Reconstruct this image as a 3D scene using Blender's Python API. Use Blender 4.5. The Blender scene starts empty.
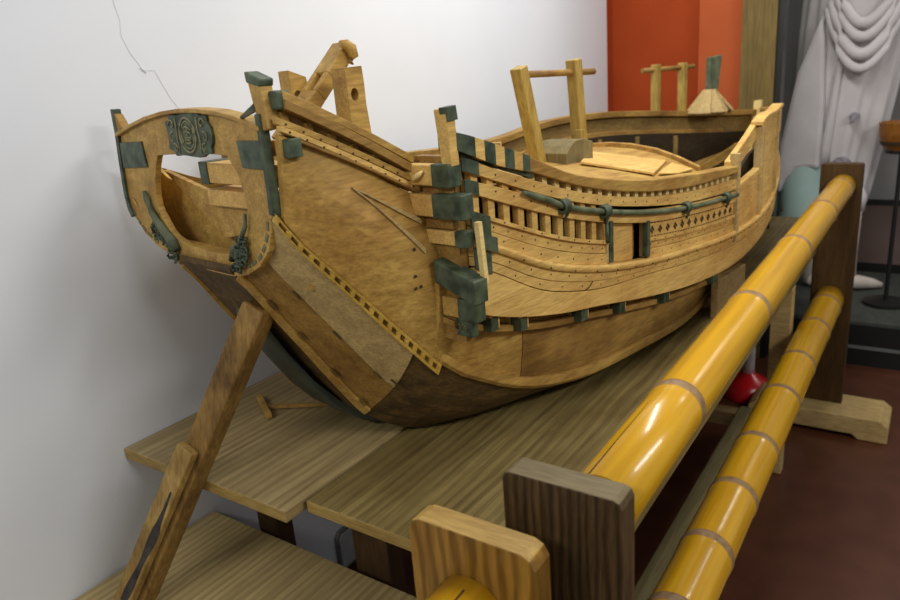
import bpy, bmesh, math, random
from mathutils import Vector, Matrix
random.seed(7)
PI = math.pi
scene = bpy.context.scene
COL = scene.collection

# ------------------------------------------------------------------ camera
cam_d = bpy.data.cameras.new('camera'); cam = bpy.data.objects.new('camera', cam_d); COL.objects.link(cam)
FPX, YAW, PITCH, ROLL = 700.4, 0.62127, 0.30309, 0.08303
cy, sy, cp, sp = math.cos(YAW), math.sin(YAW), math.cos(PITCH), math.sin(PITCH)
fw = Vector((cp*cy, cp*sy, -sp)); rt = Vector((sy, -cy, 0)); dn = fw.cross(rt)
r2 = rt*math.cos(ROLL) + dn*math.sin(ROLL); d2 = -rt*math.sin(ROLL) + dn*math.cos(ROLL)
M3 = Matrix((r2, -d2, -fw)).transposed()
cam.matrix_world = Matrix.Translation((0, 0, 1.45)) @ M3.to_4x4()
cam_d.sensor_width = 36; cam_d.lens = 36*FPX/900; cam_d.clip_start = .02
cam_d.dof.use_dof = True; cam_d.dof.focus_distance = 1.3; cam_d.dof.aperture_fstop = 4.5
scene.camera = cam
# ------------------------------------------------------------------ world, lights, exposure
w = bpy.data.worlds.new('world'); scene.world = w; w.use_nodes = True
w.node_tree.nodes['Background'].inputs[0].default_value = (.93, .96, 1.0, 1)
w.node_tree.nodes['Background'].inputs[1].default_value = .26
def area(name, loc, target, sx, sy_, power, col):
    l = bpy.data.lights.new(name, 'AREA'); l.shape = 'RECTANGLE'; l.size = sx; l.size_y = sy_; l.energy = power; l.color = col
    o = bpy.data.objects.new(name, l); COL.objects.link(o); o.location = loc
    o.rotation_euler = (Vector(target)-Vector(loc)).to_track_quat('-Z', 'Y').to_euler(); return o
area('ceiling_light', (2.0, .55, 2.8), (1.9, .7, 0), 1.8, .22, 35, (1, .975, .94))
area('ceiling_light_side', (.7, -1.7, 2.6), (1.5, .8, .9), 1.8, .25, 36, (1, .97, .93))
area('stern_fill_light', (-1.4, .75, 2.5), (.9, 1.0, .9), .9, .25, 17, (1, .975, .94))  # unseen fill light added to brighten the stern, prop and left table
area('ceiling_light_far', (4.6, -.6, 2.7), (4.1, .2, 0), 1.2, .3, 20, (1, .95, .88))
scene.view_settings.view_transform = 'Standard'; scene.view_settings.look = 'None'
scene.view_settings.exposure = 0.0; scene.view_settings.gamma = 1

# ------------------------------------------------------------------ materials
def newmat(name):
    m = bpy.data.materials.new(name); m.use_nodes = True
    return m, m.node_tree, m.node_tree.nodes['Principled BSDF']
def wood(name, c1, c2, rough=.6, grain=(2.2, 26, 26), dark=None, bump=.25, sc=1.0, coat=0, ring=.5, stain=0.25, wave=None):
    c1 = (c1[0], c1[1]*.98, c1[2]*.62); c2 = (c2[0], c2[1]*.98, c2[2]*.62)
    m, nt, b = newmat(name); N = nt.nodes; L = nt.links
    tc = N.new('ShaderNodeTexCoord'); mp = N.new('ShaderNodeMapping'); mp.inputs['Scale'].default_value = [g*sc for g in grain]
    L.new(tc.outputs['Object'], mp.inputs[0])
    n1 = N.new('ShaderNodeTexNoise'); n1.inputs['Scale'].default_value = 1.6; n1.inputs['Detail'].default_value = 8; n1.inputs['Roughness'].default_value = .62; n1.inputs['Distortion'].default_value = .8
    L.new(mp.outputs[0], n1.inputs['Vector'])
    n2 = N.new('ShaderNodeTexNoise'); n2.inputs['Scale'].default_value = 9; n2.inputs['Detail'].default_value = 6; L.new(mp.outputs[0], n2.inputs['Vector'])
    n3 = N.new('ShaderNodeTexNoise'); n3.inputs['Scale'].default_value = 7; n3.inputs['Detail'].default_value = 4; L.new(tc.outputs['Object'], n3.inputs['Vector'])
    r = N.new('ShaderNodeValToRGB'); r.color_ramp.elements[0].position = .32; r.color_ramp.elements[1].position = .68
    r.color_ramp.elements[0].color = (*c1, 1); r.color_ramp.elements[1].color = (*c2, 1); L.new(n1.outputs[0], r.inputs[0])
    mx = N.new('ShaderNodeMix'); mx.data_type = 'RGBA'; mx.blend_type = 'MULTIPLY'
    r2_ = N.new('ShaderNodeValToRGB'); r2_.color_ramp.elements[0].position = .3; r2_.color_ramp.elements[1].position = .6
    r2_.color_ramp.elements[0].color = (1-ring, 1-ring*1.05, 1-ring*1.15, 1); r2_.color_ramp.elements[1].color = (1, 1, 1, 1)
    L.new(n2.outputs[0], r2_.inputs[0]); mx.inputs[0].default_value = .6
    L.new(r.outputs[0], mx.inputs[6]); L.new(r2_.outputs[0], mx.inputs[7])
    m3 = N.new('ShaderNodeMix'); m3.data_type = 'RGBA'; m3.blend_type = 'MULTIPLY'
    r3 = N.new('ShaderNodeValToRGB'); r3.color_ramp.elements[0].position = .33; r3.color_ramp.elements[1].position = .6
    dk = dark or (.55, .5, .42); r3.color_ramp.elements[0].color = (*dk, 1); r3.color_ramp.elements[1].color = (1, 1, 1, 1)
    L.new(n3.outputs[0], r3.inputs[0]); m3.inputs[0].default_value = stain
    L.new(mx.outputs[2], m3.inputs[6]); L.new(r3.outputs[0], m3.inputs[7])
    out = m3.outputs[2]
    if wave:   # (axis, scale, strength, stretch)
        mw = N.new('ShaderNodeMapping'); mw.inputs['Scale'].default_value = wave[3]; L.new(tc.outputs['Object'], mw.inputs[0])
        wv = N.new('ShaderNodeTexWave'); wv.bands_direction = wave[0]; wv.inputs['Scale'].default_value = wave[1]
        wv.inputs['Distortion'].default_value = wave[4]; wv.inputs['Detail'].default_value = 2.5; wv.inputs['Detail Scale'].default_value = wave[5]; L.new(mw.outputs[0], wv.inputs['Vector'])
        rw = N.new('ShaderNodeValToRGB'); rw.color_ramp.elements[0].position = .1; rw.color_ramp.elements[1].position = .75
        rw.color_ramp.elements[0].color = (.42, .38, .32, 1); rw.color_ramp.elements[1].color = (1, 1, 1, 1); L.new(wv.outputs[0], rw.inputs[0])
        m4 = N.new('ShaderNodeMix'); m4.data_type = 'RGBA'; m4.blend_type = 'MULTIPLY'; m4.inputs[0].default_value = wave[2]
        L.new(out, m4.inputs[6]); L.new(rw.outputs[0], m4.inputs[7]); out = m4.outputs[2]
    L.new(out, b.inputs['Base Color'])
    b.inputs['Roughness'].default_value = rough; b.inputs['Coat Weight'].default_value = coat
    b.inputs['Specular IOR Level'].default_value = .35
    bp = N.new('ShaderNodeBump'); bp.inputs['Strength'].default_value = bump; bp.inputs['Distance'].default_value = .0015
    L.new(n2.outputs[0], bp.inputs['Height']); L.new(bp.outputs[0], b.inputs['Normal'])
    return m
def plain(name, c, rough=.6, c2=None, ns=12, bump=0, bd=.001, metal=0, coat=0):
    m, nt, b = newmat(name); N = nt.nodes; L = nt.links
    b.inputs['Roughness'].default_value = rough; b.inputs['Metallic'].default_value = metal; b.inputs['Specular IOR Level'].default_value = .25 if rough > .55 else .5; b.inputs['Coat Weight'].default_value = coat
    tc = N.new('ShaderNodeTexCoord'); n = N.new('ShaderNodeTexNoise'); n.inputs['Scale'].default_value = ns; n.inputs['Detail'].default_value = 5
    L.new(tc.outputs['Object'], n.inputs['Vector'])
    r = N.new('ShaderNodeValToRGB'); r.color_ramp.elements[0].position = .35; r.color_ramp.elements[1].position = .65
    r.color_ramp.elements[0].color = (*c, 1); r.color_ramp.elements[1].color = (*(c2 or c), 1)
    L.new(n.outputs[0], r.inputs[0]); L.new(r.outputs[0], b.inputs['Base Color'])
    if bump:
        bp = N.new('ShaderNodeBump'); bp.inputs['Strength'].default_value = bump; bp.inputs['Distance'].default_value = bd
        L.new(n.outputs[0], bp.inputs['Height']); L.new(bp.outputs[0], b.inputs['Normal'])
    return m
M = {}
M['honey'] = wood('honey_wood', (.37, .22, .078), (.63, .415, .165), .55, (3, 22, 22), stain=.75, dark=(.66, .52, .42))
M['honey_dark'] = wood('aged_honey_wood', (.28, .155, .055), (.45, .27, .10), .6, (3, 20, 20), stain=.7, dark=(.45, .36, .26))
M['greyed'] = wood('greyed_wood', (.46, .33, .21), (.62, .47, .31), .65, (3, 24, 24), stain=.5)
M['pale'] = wood('pale_wood', (.62, .395, .18), (.84, .58, .28), .6, (3, 30, 30), stain=.6, dark=(.72, .56, .44), ring=.45)
M['bright'] = wood('fresh_pale_wood', (.74, .55, .33), (.88, .69, .45), .6, (3, 30, 30), stain=.3, ring=.25)
M['gold'] = wood('golden_strip_wood', (.60, .38, .10), (.78, .53, .17), .5, (4, 20, 20), stain=.4)
M['inner'] = wood('shaded_inner_wood', (.022, .013, .007), (.045, .028, .014), .75, (3, 18, 18))  # nearly black: shade inside the hull and hold put into the colour
M['bandwood'] = wood('brown_band_wood', (.20, .125, .055), (.32, .21, .10), .65, (3, 18, 18), stain=.6)
M['stained'] = wood('dark_stained_hull_wood', (.055, .034, .016), (.19, .115, .05), .7, (2.5, 16, 16), ring=.75, stain=.8)
M['greybox'] = wood('grey_weathered_wood', (.17, .135, .085), (.27, .22, .14), .75, (20, 20, 3))
M['yellow_post'] = wood('yellowed_post_wood', (.38, .25, .08), (.53, .38, .15), .55, (20, 20, 3), stain=.6)
M['green'] = plain('green_copper_paint', (.018, .031, .015), .5, (.085, .112, .062), 38, .6, .0015)
M['green_lt'] = plain('worn_green_paint', (.07, .085, .045), .6, (.15, .165, .095), 30, .5)
M['greenrelief'] = plain('olive_relief_paint', (.10, .10, .045), .55, (.20, .19, .09), 60, .4)
M['relief_lt'] = plain('rubbed_olive_relief', (.14, .14, .07), .55, (.30, .27, .14), 60, .3)
M['nail'] = plain('nail_hole', (.06, .035, .02), .8)
M['keelgreen'] = plain('green_keel_paint', (.030, .042, .032), .55, (.065, .08, .055), 8, .2)
M['strut'] = wood('strut_wood', (.20, .115, .045), (.40, .24, .10), .65, (16, 16, 2.2), stain=.9, ring=.7, dark=(.5, .45, .4))
M['strut_cleat'] = wood('scorched_cleat_wood', (.36, .23, .10), (.56, .38, .19), .65, (16, 16, 2.2), stain=.9, ring=.6, dark=(.5, .46, .42))
M['scorch'] = plain('scorched_patch', (.02, .02, .022), .7, (.06, .05, .045), 30)
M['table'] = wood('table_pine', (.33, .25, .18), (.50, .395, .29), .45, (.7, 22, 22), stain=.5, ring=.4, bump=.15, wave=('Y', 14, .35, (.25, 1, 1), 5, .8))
M['table_r'] = wood('hull_shaded_table_pine', (.19, .143, .08), (.32, .25, .145), .45, (.7, 22, 22), stain=.6, ring=.5, bump=.15, wave=('Y', 14, .4, (.25, 1, 1), 6, .8))  # pine darkened, the hull's shade on the right table put into the colour
M['table_edge'] = wood('table_leg_wood', (.06, .032, .018), (.10, .055, .03), .55, (16, 16, 2))
M['endgrain'] = wood('table_end_wood', (.33, .22, .10), (.45, .32, .15), .6, (20, 3, 20))
M['lowtable'] = wood('low_table_pine', (.46, .36, .25), (.62, .49, .35), .5, (.8, 26, 26), ring=.35, wave=('Y', 16, .35, (.25, 1, 1), 4, .8))
M['darkpost'] = wood('dark_brown_post', (.060, .036, .022), (.13, .078, .045), .5, (34, 34, 3.2), ring=.6, bump=.5, wave=('Y', 26, .85, (1, 1, .16), 5, 1.2))
M['darktop'] = wood('dark_post_end_grain', (.13, .10, .075), (.22, .175, .13), .6, (34, 3, 34), ring=.5)
M['lightpost'] = wood('orange_pine_post', (.27, .135, .035), (.42, .23, .065), .38, (22, 22, 2.6), ring=.4, coat=.2, wave=('Y', 15, .75, (1, 1, .30), 9, .9))
M['lighttop'] = wood('orange_post_end_grain', (.33, .20, .08), (.50, .34, .15), .5, (34, 3, 34), ring=.5)
M['brownpost'] = wood('brown_far_post', (.055, .028, .012), (.10, .052, .022), .45, (20, 20, 2))
M['foot'] = wood('pine_foot', (.46, .32, .20), (.62, .45, .30), .5, (20, 3, 20))
M['bench'] = wood('grey_bench_wood', (.24, .20, .15), (.36, .31, .23), .6, (1, 22, 22))
def bamboo_mat():
    m, nt, b = newmat('golden_bamboo'); N = nt.nodes; L = nt.links
    tc = N.new('ShaderNodeTexCoord'); mp = N.new('ShaderNodeMapping'); mp.inputs['Scale'].default_value = (1.5, 40, 40)
    L.new(tc.outputs['Object'], mp.inputs[0])
    n = N.new('ShaderNodeTexNoise'); n.inputs['Scale'].default_value = 1.5; n.inputs['Detail'].default_value = 6; L.new(mp.outputs[0], n.inputs['Vector'])
    r = N.new('ShaderNodeValToRGB'); r.color_ramp.elements[0].position = .3; r.color_ramp.elements[1].position = .7
    r.color_ramp.elements[0].color = (.50, .25, .006, 1); r.color_ramp.elements[1].color = (.68, .375, .013, 1)
    L.new(n.outputs[0], r.inputs[0]); L.new(r.outputs[0], b.inputs['Base Color'])
    b.inputs['Roughness'].default_value = .25; b.inputs['Coat Weight'].default_value = .3; b.inputs['Coat Roughness'].default_value = .08
    return m
M['bamboo'] = bamboo_mat()
M['node'] = plain('bamboo_node', (.20, .115, .045), .5, (.32, .20, .10), 60)
M['crack'] = plain('bamboo_split_dark', (.035, .018, .006), .9)
M['wall'] = plain('white_plaster', (.725, .755, .795), .85, (.755, .785, .825), 3, .12, .002)
M['hairline'] = plain('plaster_crack', (.60, .60, .62), .9)
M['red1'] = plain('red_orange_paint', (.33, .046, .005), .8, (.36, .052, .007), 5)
M['red2'] = plain('lit_red_paint', (.42, .085, .022), .8, (.45, .095, .026), 5)  # same paint as the back wall, brighter light on the pier put into the colour
M['column'] = wood('brown_column', (.155, .105, .04), (.21, .15, .065), .6, (12, 12, 1))
M['floor'] = plain('red_brown_floor', (.072, .021, .0085), .4, (.095, .03, .013), 9, .08)
M['black'] = plain('black_plinth', (.010, .011, .010), .4)
M['plinthgrey'] = plain('grey_green_carpet', (.045, .05, .042), .85, (.065, .07, .06), 40)
M['strip'] = plain('grey_strip', (.13, .14, .13), .4)
M['caseback'] = plain('case_back_wall', (.26, .25, .24), .8, (.29, .28, .27), 4)
M['caselow'] = plain('case_lower_wall', (.15, .10, .085), .8, (.18, .125, .105), 4)
M['casegreen'] = plain('case_green_panel', (.10, .125, .08), .7, (.17, .20, .15), 9)
M['robe'] = plain('white_robe_cloth', (.56, .53, .52), .85, (.64, .61, .61), 5, .1)
M['print'] = plain('grey_print', (.20, .18, .21), .85, (.38, .35, .38), 60)
M['cyan'] = plain('pale_blue_cloth', (.36, .50, .46), .8, (.42, .57, .53), 6)
M['skin'] = plain('pale_foot', (.60, .52, .45), .6)
M['pot'] = wood('orange_bucket_wood', (.26, .095, .02), (.36, .15, .04), .4, (20, 20, 2))
M['potdark'] = plain('dark_hoop', (.05, .03, .015), .6)
M['redplastic'] = plain('red_plastic', (.48, .008, .012), .25)
M['whiteplastic'] = plain('white_plastic', (.65, .65, .65), .4)
M['plate'] = plain('grey_plate', (.42, .44, .43), .45, (.48, .49, .48), 20)
M['platerim'] = plain('plate_rim', (.16, .15, .14), .5)

# ------------------------------------------------------------------ mesh helpers
def obj(name, bm, mats, parent=None, bevel=0, smooth=False, recalc=True):
    if recalc: bmesh.ops.recalc_face_normals(bm, faces=bm.faces)
    me = bpy.data.meshes.new(name); bm.to_mesh(me); bm.free()
    for m in (mats if isinstance(mats, (list, tuple)) else [mats]): me.materials.append(m)
    o = bpy.data.objects.new(name, me); COL.objects.link(o)
    if parent: o.parent = parent
    if smooth:
        for p in me.polygons: p.use_smooth = len(p.vertices) < 7
    if bevel:
        b = o.modifiers.new('bevel', 'BEVEL'); b.width = bevel; b.segments = 2; b.limit_method = 'ANGLE'; b.angle_limit = .6
    return o
def thing(name, label, cat, loc=(0, 0, 0), rz=0, group=None):
    o = bpy.data.objects.new(name, None); COL.objects.link(o); o.location = loc; o.rotation_euler = (0, 0, rz); o.empty_display_size = .05
    o['label'] = label; o['category'] = cat
    if group: o['group'] = group
    return o
def tag(o, label, cat, group=None):
    o['label'] = label; o['category'] = cat
    if group: o['group'] = group
    return o
def struct(name, bm, m, **k):
    o = obj(name, bm, m, **k); o['kind'] = 'structure'; return o
def hexa(bm, a, b, mi=0):
    """two quads a,b (4 pts each, matching order) -> closed hexahedron"""
    v = [bm.verts.new(p) for p in a] + [bm.verts.new(p) for p in b]
    fs = [(0, 1, 2, 3), (7, 6, 5, 4)] + [(i, i+4, (i+1) % 4+4, (i+1) % 4) for i in range(4)]
    for f in fs:
        fc = bm.faces.new([v[i] for i in f]); fc.material_index = mi
    return v
def box(bm, x0, x1, y0, y1, z0, z1, mi=0):
    hexa(bm, [(x0, y0, z0), (x1, y0, z0), (x1, y1, z0), (x0, y1, z0)], [(x0, y0, z1), (x1, y0, z1), (x1, y1, z1), (x0, y1, z1)], mi)
def beam(bm, p0, p1, wd, ht, up=(0, 0, 1), mi=0, w1=None, h1=None):
    p0 = Vector(p0); p1 = Vector(p1); d = (p1-p0).normalized(); u = Vector(up); s = d.cross(u).normalized(); u = s.cross(d).normalized()
    def q(p, a, b): return [p+s*(i*a/2)+u*(j*b/2) for i, j in ((-1, -1), (1, -1), (1, 1), (-1, 1))]
    hexa(bm, q(p0, wd, ht), q(p1, w1 or wd, h1 or ht), mi)
def loft(bm, secs, mi=0, cap=True, closed=True):
    rows = [[bm.verts.new(p) for p in s] for s in secs]; n = len(rows[0])
    for a, b in zip(rows, rows[1:]):
        for i in range(n if closed else n-1):
            j = (i+1) % n
            f = bm.faces.new((a[i], a[j], b[j], b[i])); f.material_index = mi
    if cap and closed:
        for r_ in (rows[0], rows[-1]):
            f = bm.faces.new(r_ if r_ is rows[-1] else r_[::-1]); f.material_index = mi
    return rows
def tube(bm, path, r, n=10, mi=0):
    secs = []
    P = [Vector(p) for p in path]
    for i, p in enumerate(P):
        d = (P[min(i+1, len(P)-1)]-P[max(i-1, 0)]).normalized()
        u = Vector((0, 0, 1)) if abs(d.z) < .9 else Vector((1, 0, 0)); s = d.cross(u).normalized(); u = s.cross(d)
        rr = r[i] if isinstance(r, (list, tuple)) else r
        secs.append([p+(s*math.cos(2*PI*k/n)+u*math.sin(2*PI*k/n))*rr for k in range(n)])
    loft(bm, secs, mi)
def lathe(bm, prof, n=32, c=(0, 0, 0), mi=0):
    rows = [[bm.verts.new((c[0]+r*math.cos(2*PI*k/n), c[1]+r*math.sin(2*PI*k/n), c[2]+z)) for k in range(n)] for r, z in prof]
    for a, b in zip(rows, rows[1:]):
        for i in range(n):
            j = (i+1) % n; f = bm.faces.new((a[i], a[j], b[j], b[i])); f.material_index = mi
    bm.faces.new(rows[0][::-1]); bm.faces.new(rows[-1])
def prism(bm, pts, f0, f1, mi=0):
    """pts 2D outline; f0,f1 map (u,v)->3D on the two faces"""
    a = [bm.verts.new(f0(*p)) for p in pts]; b = [bm.verts.new(f1(*p)) for p in pts]; n = len(pts)
    for i in range(n):
        f = bm.faces.new((a[i], a[(i+1) % n], b[(i+1) % n], b[i])); f.material_index = mi
    bm.faces.new(a[::-1]).material_index = mi; bm.faces.new(b).material_index = mi
def curve(tab):
    xs = [a for a, _ in tab]; ys = [b for _, b in tab]; n = len(xs)
    m = []
    for i in range(n):
        if i == 0: m.append((ys[1]-ys[0])/(xs[1]-xs[0]))
        elif i == n-1: m.append((ys[-1]-ys[-2])/(xs[-1]-xs[-2]))
        else:
            h0, h1 = xs[i]-xs[i-1], xs[i+1]-xs[i]; d0, d1 = (ys[i]-ys[i-1])/h0, (ys[i+1]-ys[i])/h1
            m.append((d0*h1+d1*h0)/(h0+h1))
    def f(x):
        if x <= xs[0]: return ys[0]+(x-xs[0])*m[0]
        if x >= xs[-1]: return ys[-1]
        i = max(j for j in range(n-1) if xs[j] <= x); h = xs[i+1]-xs[i]; u = (x-xs[i])/h
        return (2*u**3-3*u*u+1)*ys[i]+(u**3-2*u*u+u)*h*m[i]+(-2*u**3+3*u*u)*ys[i+1]+(u**3-u*u)*h*m[i+1]
    return f
def lin(a, b, n): return [a+(b-a)*i/(n-1) for i in range(n)]

# ------------------------------------------------------------------ room
bm = bmesh.new(); box(bm, -2.5, 6.2, -3.2, 1.43, -.1, 0); struct('floor', bm, M['floor'])
bm = bmesh.new(); box(bm, -2.5, 3.52, 1.43, 1.55, 0, 3)
wl = struct('wall_left', bm, M['wall'])
CR = [(.903, 1.66), (.896, 1.69), (.91, 1.622), (.905, 1.593), (.917, 1.56), (.934, 1.533), (.940, 1.522), (.968, 1.521), (.976, 1.50), (.984, 1.483), (.996, 1.458), (1.008, 1.441), (1.016, 1.430)]
CR[0], CR[1] = CR[1], CR[0]
bm = bmesh.new()
for (x0, z0), (x1, z1) in zip(CR, CR[1:]): beam(bm, (x0, 1.4297, z0), (x1, 1.4297, z1), .0009, .0009, (0, 1, 0))
beam(bm, (.934, 1.4293, 1.528), (.946, 1.4293, 1.517), .002, .003, (0, 1, 0))
o = obj('plaster_crack', bm, M['hairline'], wl)
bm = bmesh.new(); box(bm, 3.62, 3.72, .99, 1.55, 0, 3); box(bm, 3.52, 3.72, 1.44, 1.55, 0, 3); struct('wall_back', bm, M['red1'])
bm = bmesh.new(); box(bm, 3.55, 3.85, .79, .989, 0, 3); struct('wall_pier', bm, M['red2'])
bm = bmesh.new(); box(bm, 3.5, 3.62, .645, .789, .0, 3); struct('trim_1', bm, M['column'])
bm = bmesh.new(); box(bm, 3.52, 3.60, .618, .644, 0, 3); struct('trim_2', bm, M['black'])
bm = bmesh.new(); box(bm, 3.52, 3.8, 1.55, 1.6, 0, .1); bm.free()
# display case: plinth, back walls
bm = bmesh.new(); box(bm, 3.6, 4.51, -1.6, .617, 0, .20); box(bm, 3.594, 3.6, -1.6, .617, .085, .10, 1); box(bm, 3.61, 4.51, -1.6, .617, .20, .215, 2)
struct('trim_3', bm, [M['black'], M['strip'], M['plinthgrey']])
bm = bmesh.new(); box(bm, 4.53, 4.62, -1.6, 1.0, 0, 3); box(bm, 4.512, 4.53, -1.6, 1.0, .215, .265, 1); box(bm, 4.52, 4.53, -1.6, 1.0, .265, .60, 2); box(bm, 4.514, 4.53, -1.6, 1.0, .60, .63, 3)
struct('wall_case', bm, [M['caseback'], M['black'], M['caselow'], M['black']])
bm = bmesh.new(); box(bm, 3.72, 4.51, .775, .785, .0, 3); struct('wall_case_side', bm, M['casegreen'])

# ------------------------------------------------------------------ ship
ZT = .73
S0 = Vector((.76, 1.05, ZT)); RZ = math.atan2(-.144467, .98951)
ship = thing('wooden_ship_model', 'large bare wooden sailing ship model with green painted timber ends resting on the tables', 'ship model', S0, RZ)
def P(s, t, z): return Vector((s, -t, z-ZT))
Tc = curve([(.15, .345), (.25, .358), (.35, .367), (.5, .378), (.8, .39), (1.1, .394), (1.4, .388), (1.7, .358), (2.0, .29), (2.3, .185), (2.5, .09), (2.64, .015)])
def shift(s): return .085*max(0, 1-max(s, 0)/.35)
def side(s, t, z, sd):      # sd=+1 starboard, -1 port
    return P(s, t, z) if sd > 0 else P(s, -t-shift(s), z)
Rtop = curve([(.24, 1.372), (.264, 1.366), (.368, 1.331), (.427, 1.31), (.565, 1.257), (.666, 1.234), (.813, 1.208), (1.075, 1.182), (1.37, 1.161)])
Rbot = curve([(.262, 1.339), (.358, 1.301), (.424, 1.283), (.562, 1.237), (.666, 1.21), (.813, 1.182), (1.02, 1.157), (1.333, 1.144)])
P1t = curve([(.262, 1.328), (.281, 1.323), (.34, 1.3), (.424, 1.271), (.53, 1.235), (.666, 1.199), (.826, 1.168), (1.05, 1.142), (1.37, 1.125)])
P1b = curve([(.281, 1.302), (.363, 1.271), (.498, 1.223), (.666, 1.178), (.828, 1.147), (1.023, 1.119), (1.355, 1.097)])
P2t = curve([(.281, 1.288), (.363, 1.262), (.498, 1.212), (.666, 1.170), (.828, 1.138), (1.05, 1.112), (1.355, 1.089)])
P2b = curve([(.289, 1.264), (.412, 1.218), (.528, 1.179), (.663, 1.143), (.85, 1.106), (1.08, 1.081), (1.343, 1.062)])
R3 = curve([(.294, 1.232), (.409, 1.185), (.525, 1.142), (.656, 1.106), (.828, 1.073), (1.141, 1.038), (1.363, 1.025)])
Wt = curve([(.28, 1.19), (.326, 1.171), (.461, 1.108), (.589, 1.068), (.688, 1.046), (.873, 1.018), (1.084, .998), (1.375, .979), (1.681, .985), (2.0, 1.03), (2.3, 1.09), (2.62, 1.16)])
Sm = curve([(.28, 1.14), (.318, 1.123), (.459, 1.05), (.604, 1.01), (.875, .98), (1.087, .957), (1.397, .936), (1.742, .94), (2.0, .98), (2.3, 1.03), (2.62, 1.10)])
U = curve([(.28, 1.052), (.304, 1.042), (.501, .987), (.658, .961), (.828, .93), (1.151, .887), (1.452, .877), (1.75, .905), (2.0, .94), (2.3, .99), (2.62, 1.06)])
RIM = curve([(1.37, 1.18), (1.5, 1.225), (1.614, 1.263), (1.8, 1.271), (1.95, 1.278), (2.2, 1.262), (2.45, 1.235), (2.62, 1.225)])
PORT = curve([(.24, 1.372), (.35, 1.325), (.5, 1.285), (.8, 1.262), (1.0, 1.252), (1.3, 1.255), (1.5, 1.28), (1.9, 1.284), (2.1, 1.268), (2.4, 1.24), (2.62, 1.225)])
TG = curve([(-.02, .205), (.1, .242), (.2, .268), (.3, .29), (.5, .32), (.8, .335), (1.2, .33), (1.6, .285), (2.0, .19), (2.35, .07), (2.6, .012)])
G = curve([(-.02, 1.305), (-.002, 1.281), (.033, 1.223), (.074, 1.171), (.119, 1.114), (.168, 1.052), (.222, .987), (.259, .942), (.35, .878), (.456, .826), (.584, .791), (.929, .757), (1.33, .757), (1.469, .79), (1.7, .84), (2.1, .95), (2.6, 1.10)])
TK = curve([(-.02, .05), (.2, .09), (.35, .14), (.6, .16), (1.5, .13), (2.2, .05), (2.6, .008)])
K = curve([(-.02, 1.18), (.025, 1.121), (.062, 1.058), (.102, .993), (.153, .907), (.222, .801), (.29, .752), (.345, .7335), (.6, .7325), (1.4, .7335), (1.7, .78), (2.1, .89), (2.6, 1.06)])
def off(s, d):   # outward offset measured square to the side
    h = .01; tp = (Tc(s+h)-Tc(s-h))/(2*h); return d*min(1.6, math.sqrt(1+tp*tp))
def nails(bm, s0, s1, n, zf, d, sd, r=.0022, mi=1):
    for i in range(n):
        s = s0+(s1-s0)*(i+.5)/n; c = side(s, Tc(s)+off(s, d), zf(s), sd)
        ang = math.atan2((Tc(s+.01)-Tc(s-.01)), .02)
        ax_ = Vector((math.cos(ang), -math.sin(ang)*sd, 0)); out = Vector((math.sin(ang), -math.cos(ang)*sd, 0)) if False else Vector((0, -sd, 0))
        ring0 = [c+ax_*r*math.cos(k*PI/3)+Vector((0, 0, 1))*r*math.sin(k*PI/3)+out*-.001 for k in range(6)]
        ring1 = [p+out*.0018 for p in ring0]
        loft(bm, [ring0, ring1], mi)
def strake(name, s0, s1, zt, zb, d0, d1, mat, sd=1, n=None, bevel=.0012, nl=None, bulge=0, parent=None):
    bm = bmesh.new(); n = n or max(4, int((s1-s0)/.035)+2); secs = []
    for s in lin(s0, s1, n):
        T = Tc(s); a, b = zt(s), zb(s); o0, o1 = off(s, d0), off(s, d1)
        sec = [side(s, T+o0, a, sd), side(s, T+o1, a, sd)]
        if bulge: sec += [side(s, T+o1+off(s, bulge), a+(b-a)*.3, sd), side(s, T+o1+off(s, bulge), a+(b-a)*.65, sd)]
        sec += [side(s, T+o1, b, sd), side(s, T+o0, b, sd)]
        secs.append(sec)
    loft(bm, secs)
    if nl:
        for (cnt, fr) in nl: nails(bm, s0, s1, cnt, lambda s: zt(s)+(zb(s)-zt(s))*fr, d1+bulge, sd)
    return obj(name, bm, [mat, M['nail']], parent or ship, bevel, smooth=bool(bulge))
shiftf = lambda f, d: (lambda s: f(s)+d)

# --- hull bottom: three runs of planks each side, then the dark stained run
def bsurf(s, v, sd, dz=0):
    tk, zk, tg, zg = TK(s), K(s), TG(s), G(s)
    t = tk+(tg-tk)*v; z = zk+(zg-zk)*v
    b = math.sin(PI*v)*.018*min(1, max(0, (s+.02)/.2)); return side(s, t+b*.6, max(z-b*.6, .7315)+dz, sd)
def bplank(name, s0, s1, v0, v1, mat, sd, th=.010, slope=0, n=14, raise_=0):
    bm = bmesh.new(); secs = []
    for s in lin(s0, s1, n):
        f = (s-s0)/(s1-s0)
        o = []; i_ = []
        for v in lin(v0, v1, 5):
            se = s+slope*(v-.5)*f
            p = bsurf(se, v, sd); q = bsurf(se+.01, v, sd); r = bsurf(se, v+.03, sd)
            nrm = (q-p).cross(r-p).normalized()*(-sd)
            if nrm.z > 0: nrm = -nrm
            pp = p+nrm*raise_; pp.z = max(pp.z, .0012)
            o.append(pp); i_.append(p-nrm*th)
        secs.append(o+i_[::-1])
    loft(bm, secs); return obj(name, bm, mat, ship, .0015)
for sd in (1, -1):
    nm = 'bottom_plank'
    bplank(nm, .004, .215, .00, .10, M['honey'], sd, raise_=.006, slope=.0)
    bplank(nm, .004, .215, .105, .50, M['honey_dark'], sd, raise_=.001, slope=.0)
    bplank(nm, .004, .215, .505, .93, M['greyed'], sd, raise_=.0035, slope=.0)
    bplank('stained_bottom', .216, 2.6, .0, 1.0, M['stained'], sd, n=60, raise_=0)
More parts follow.
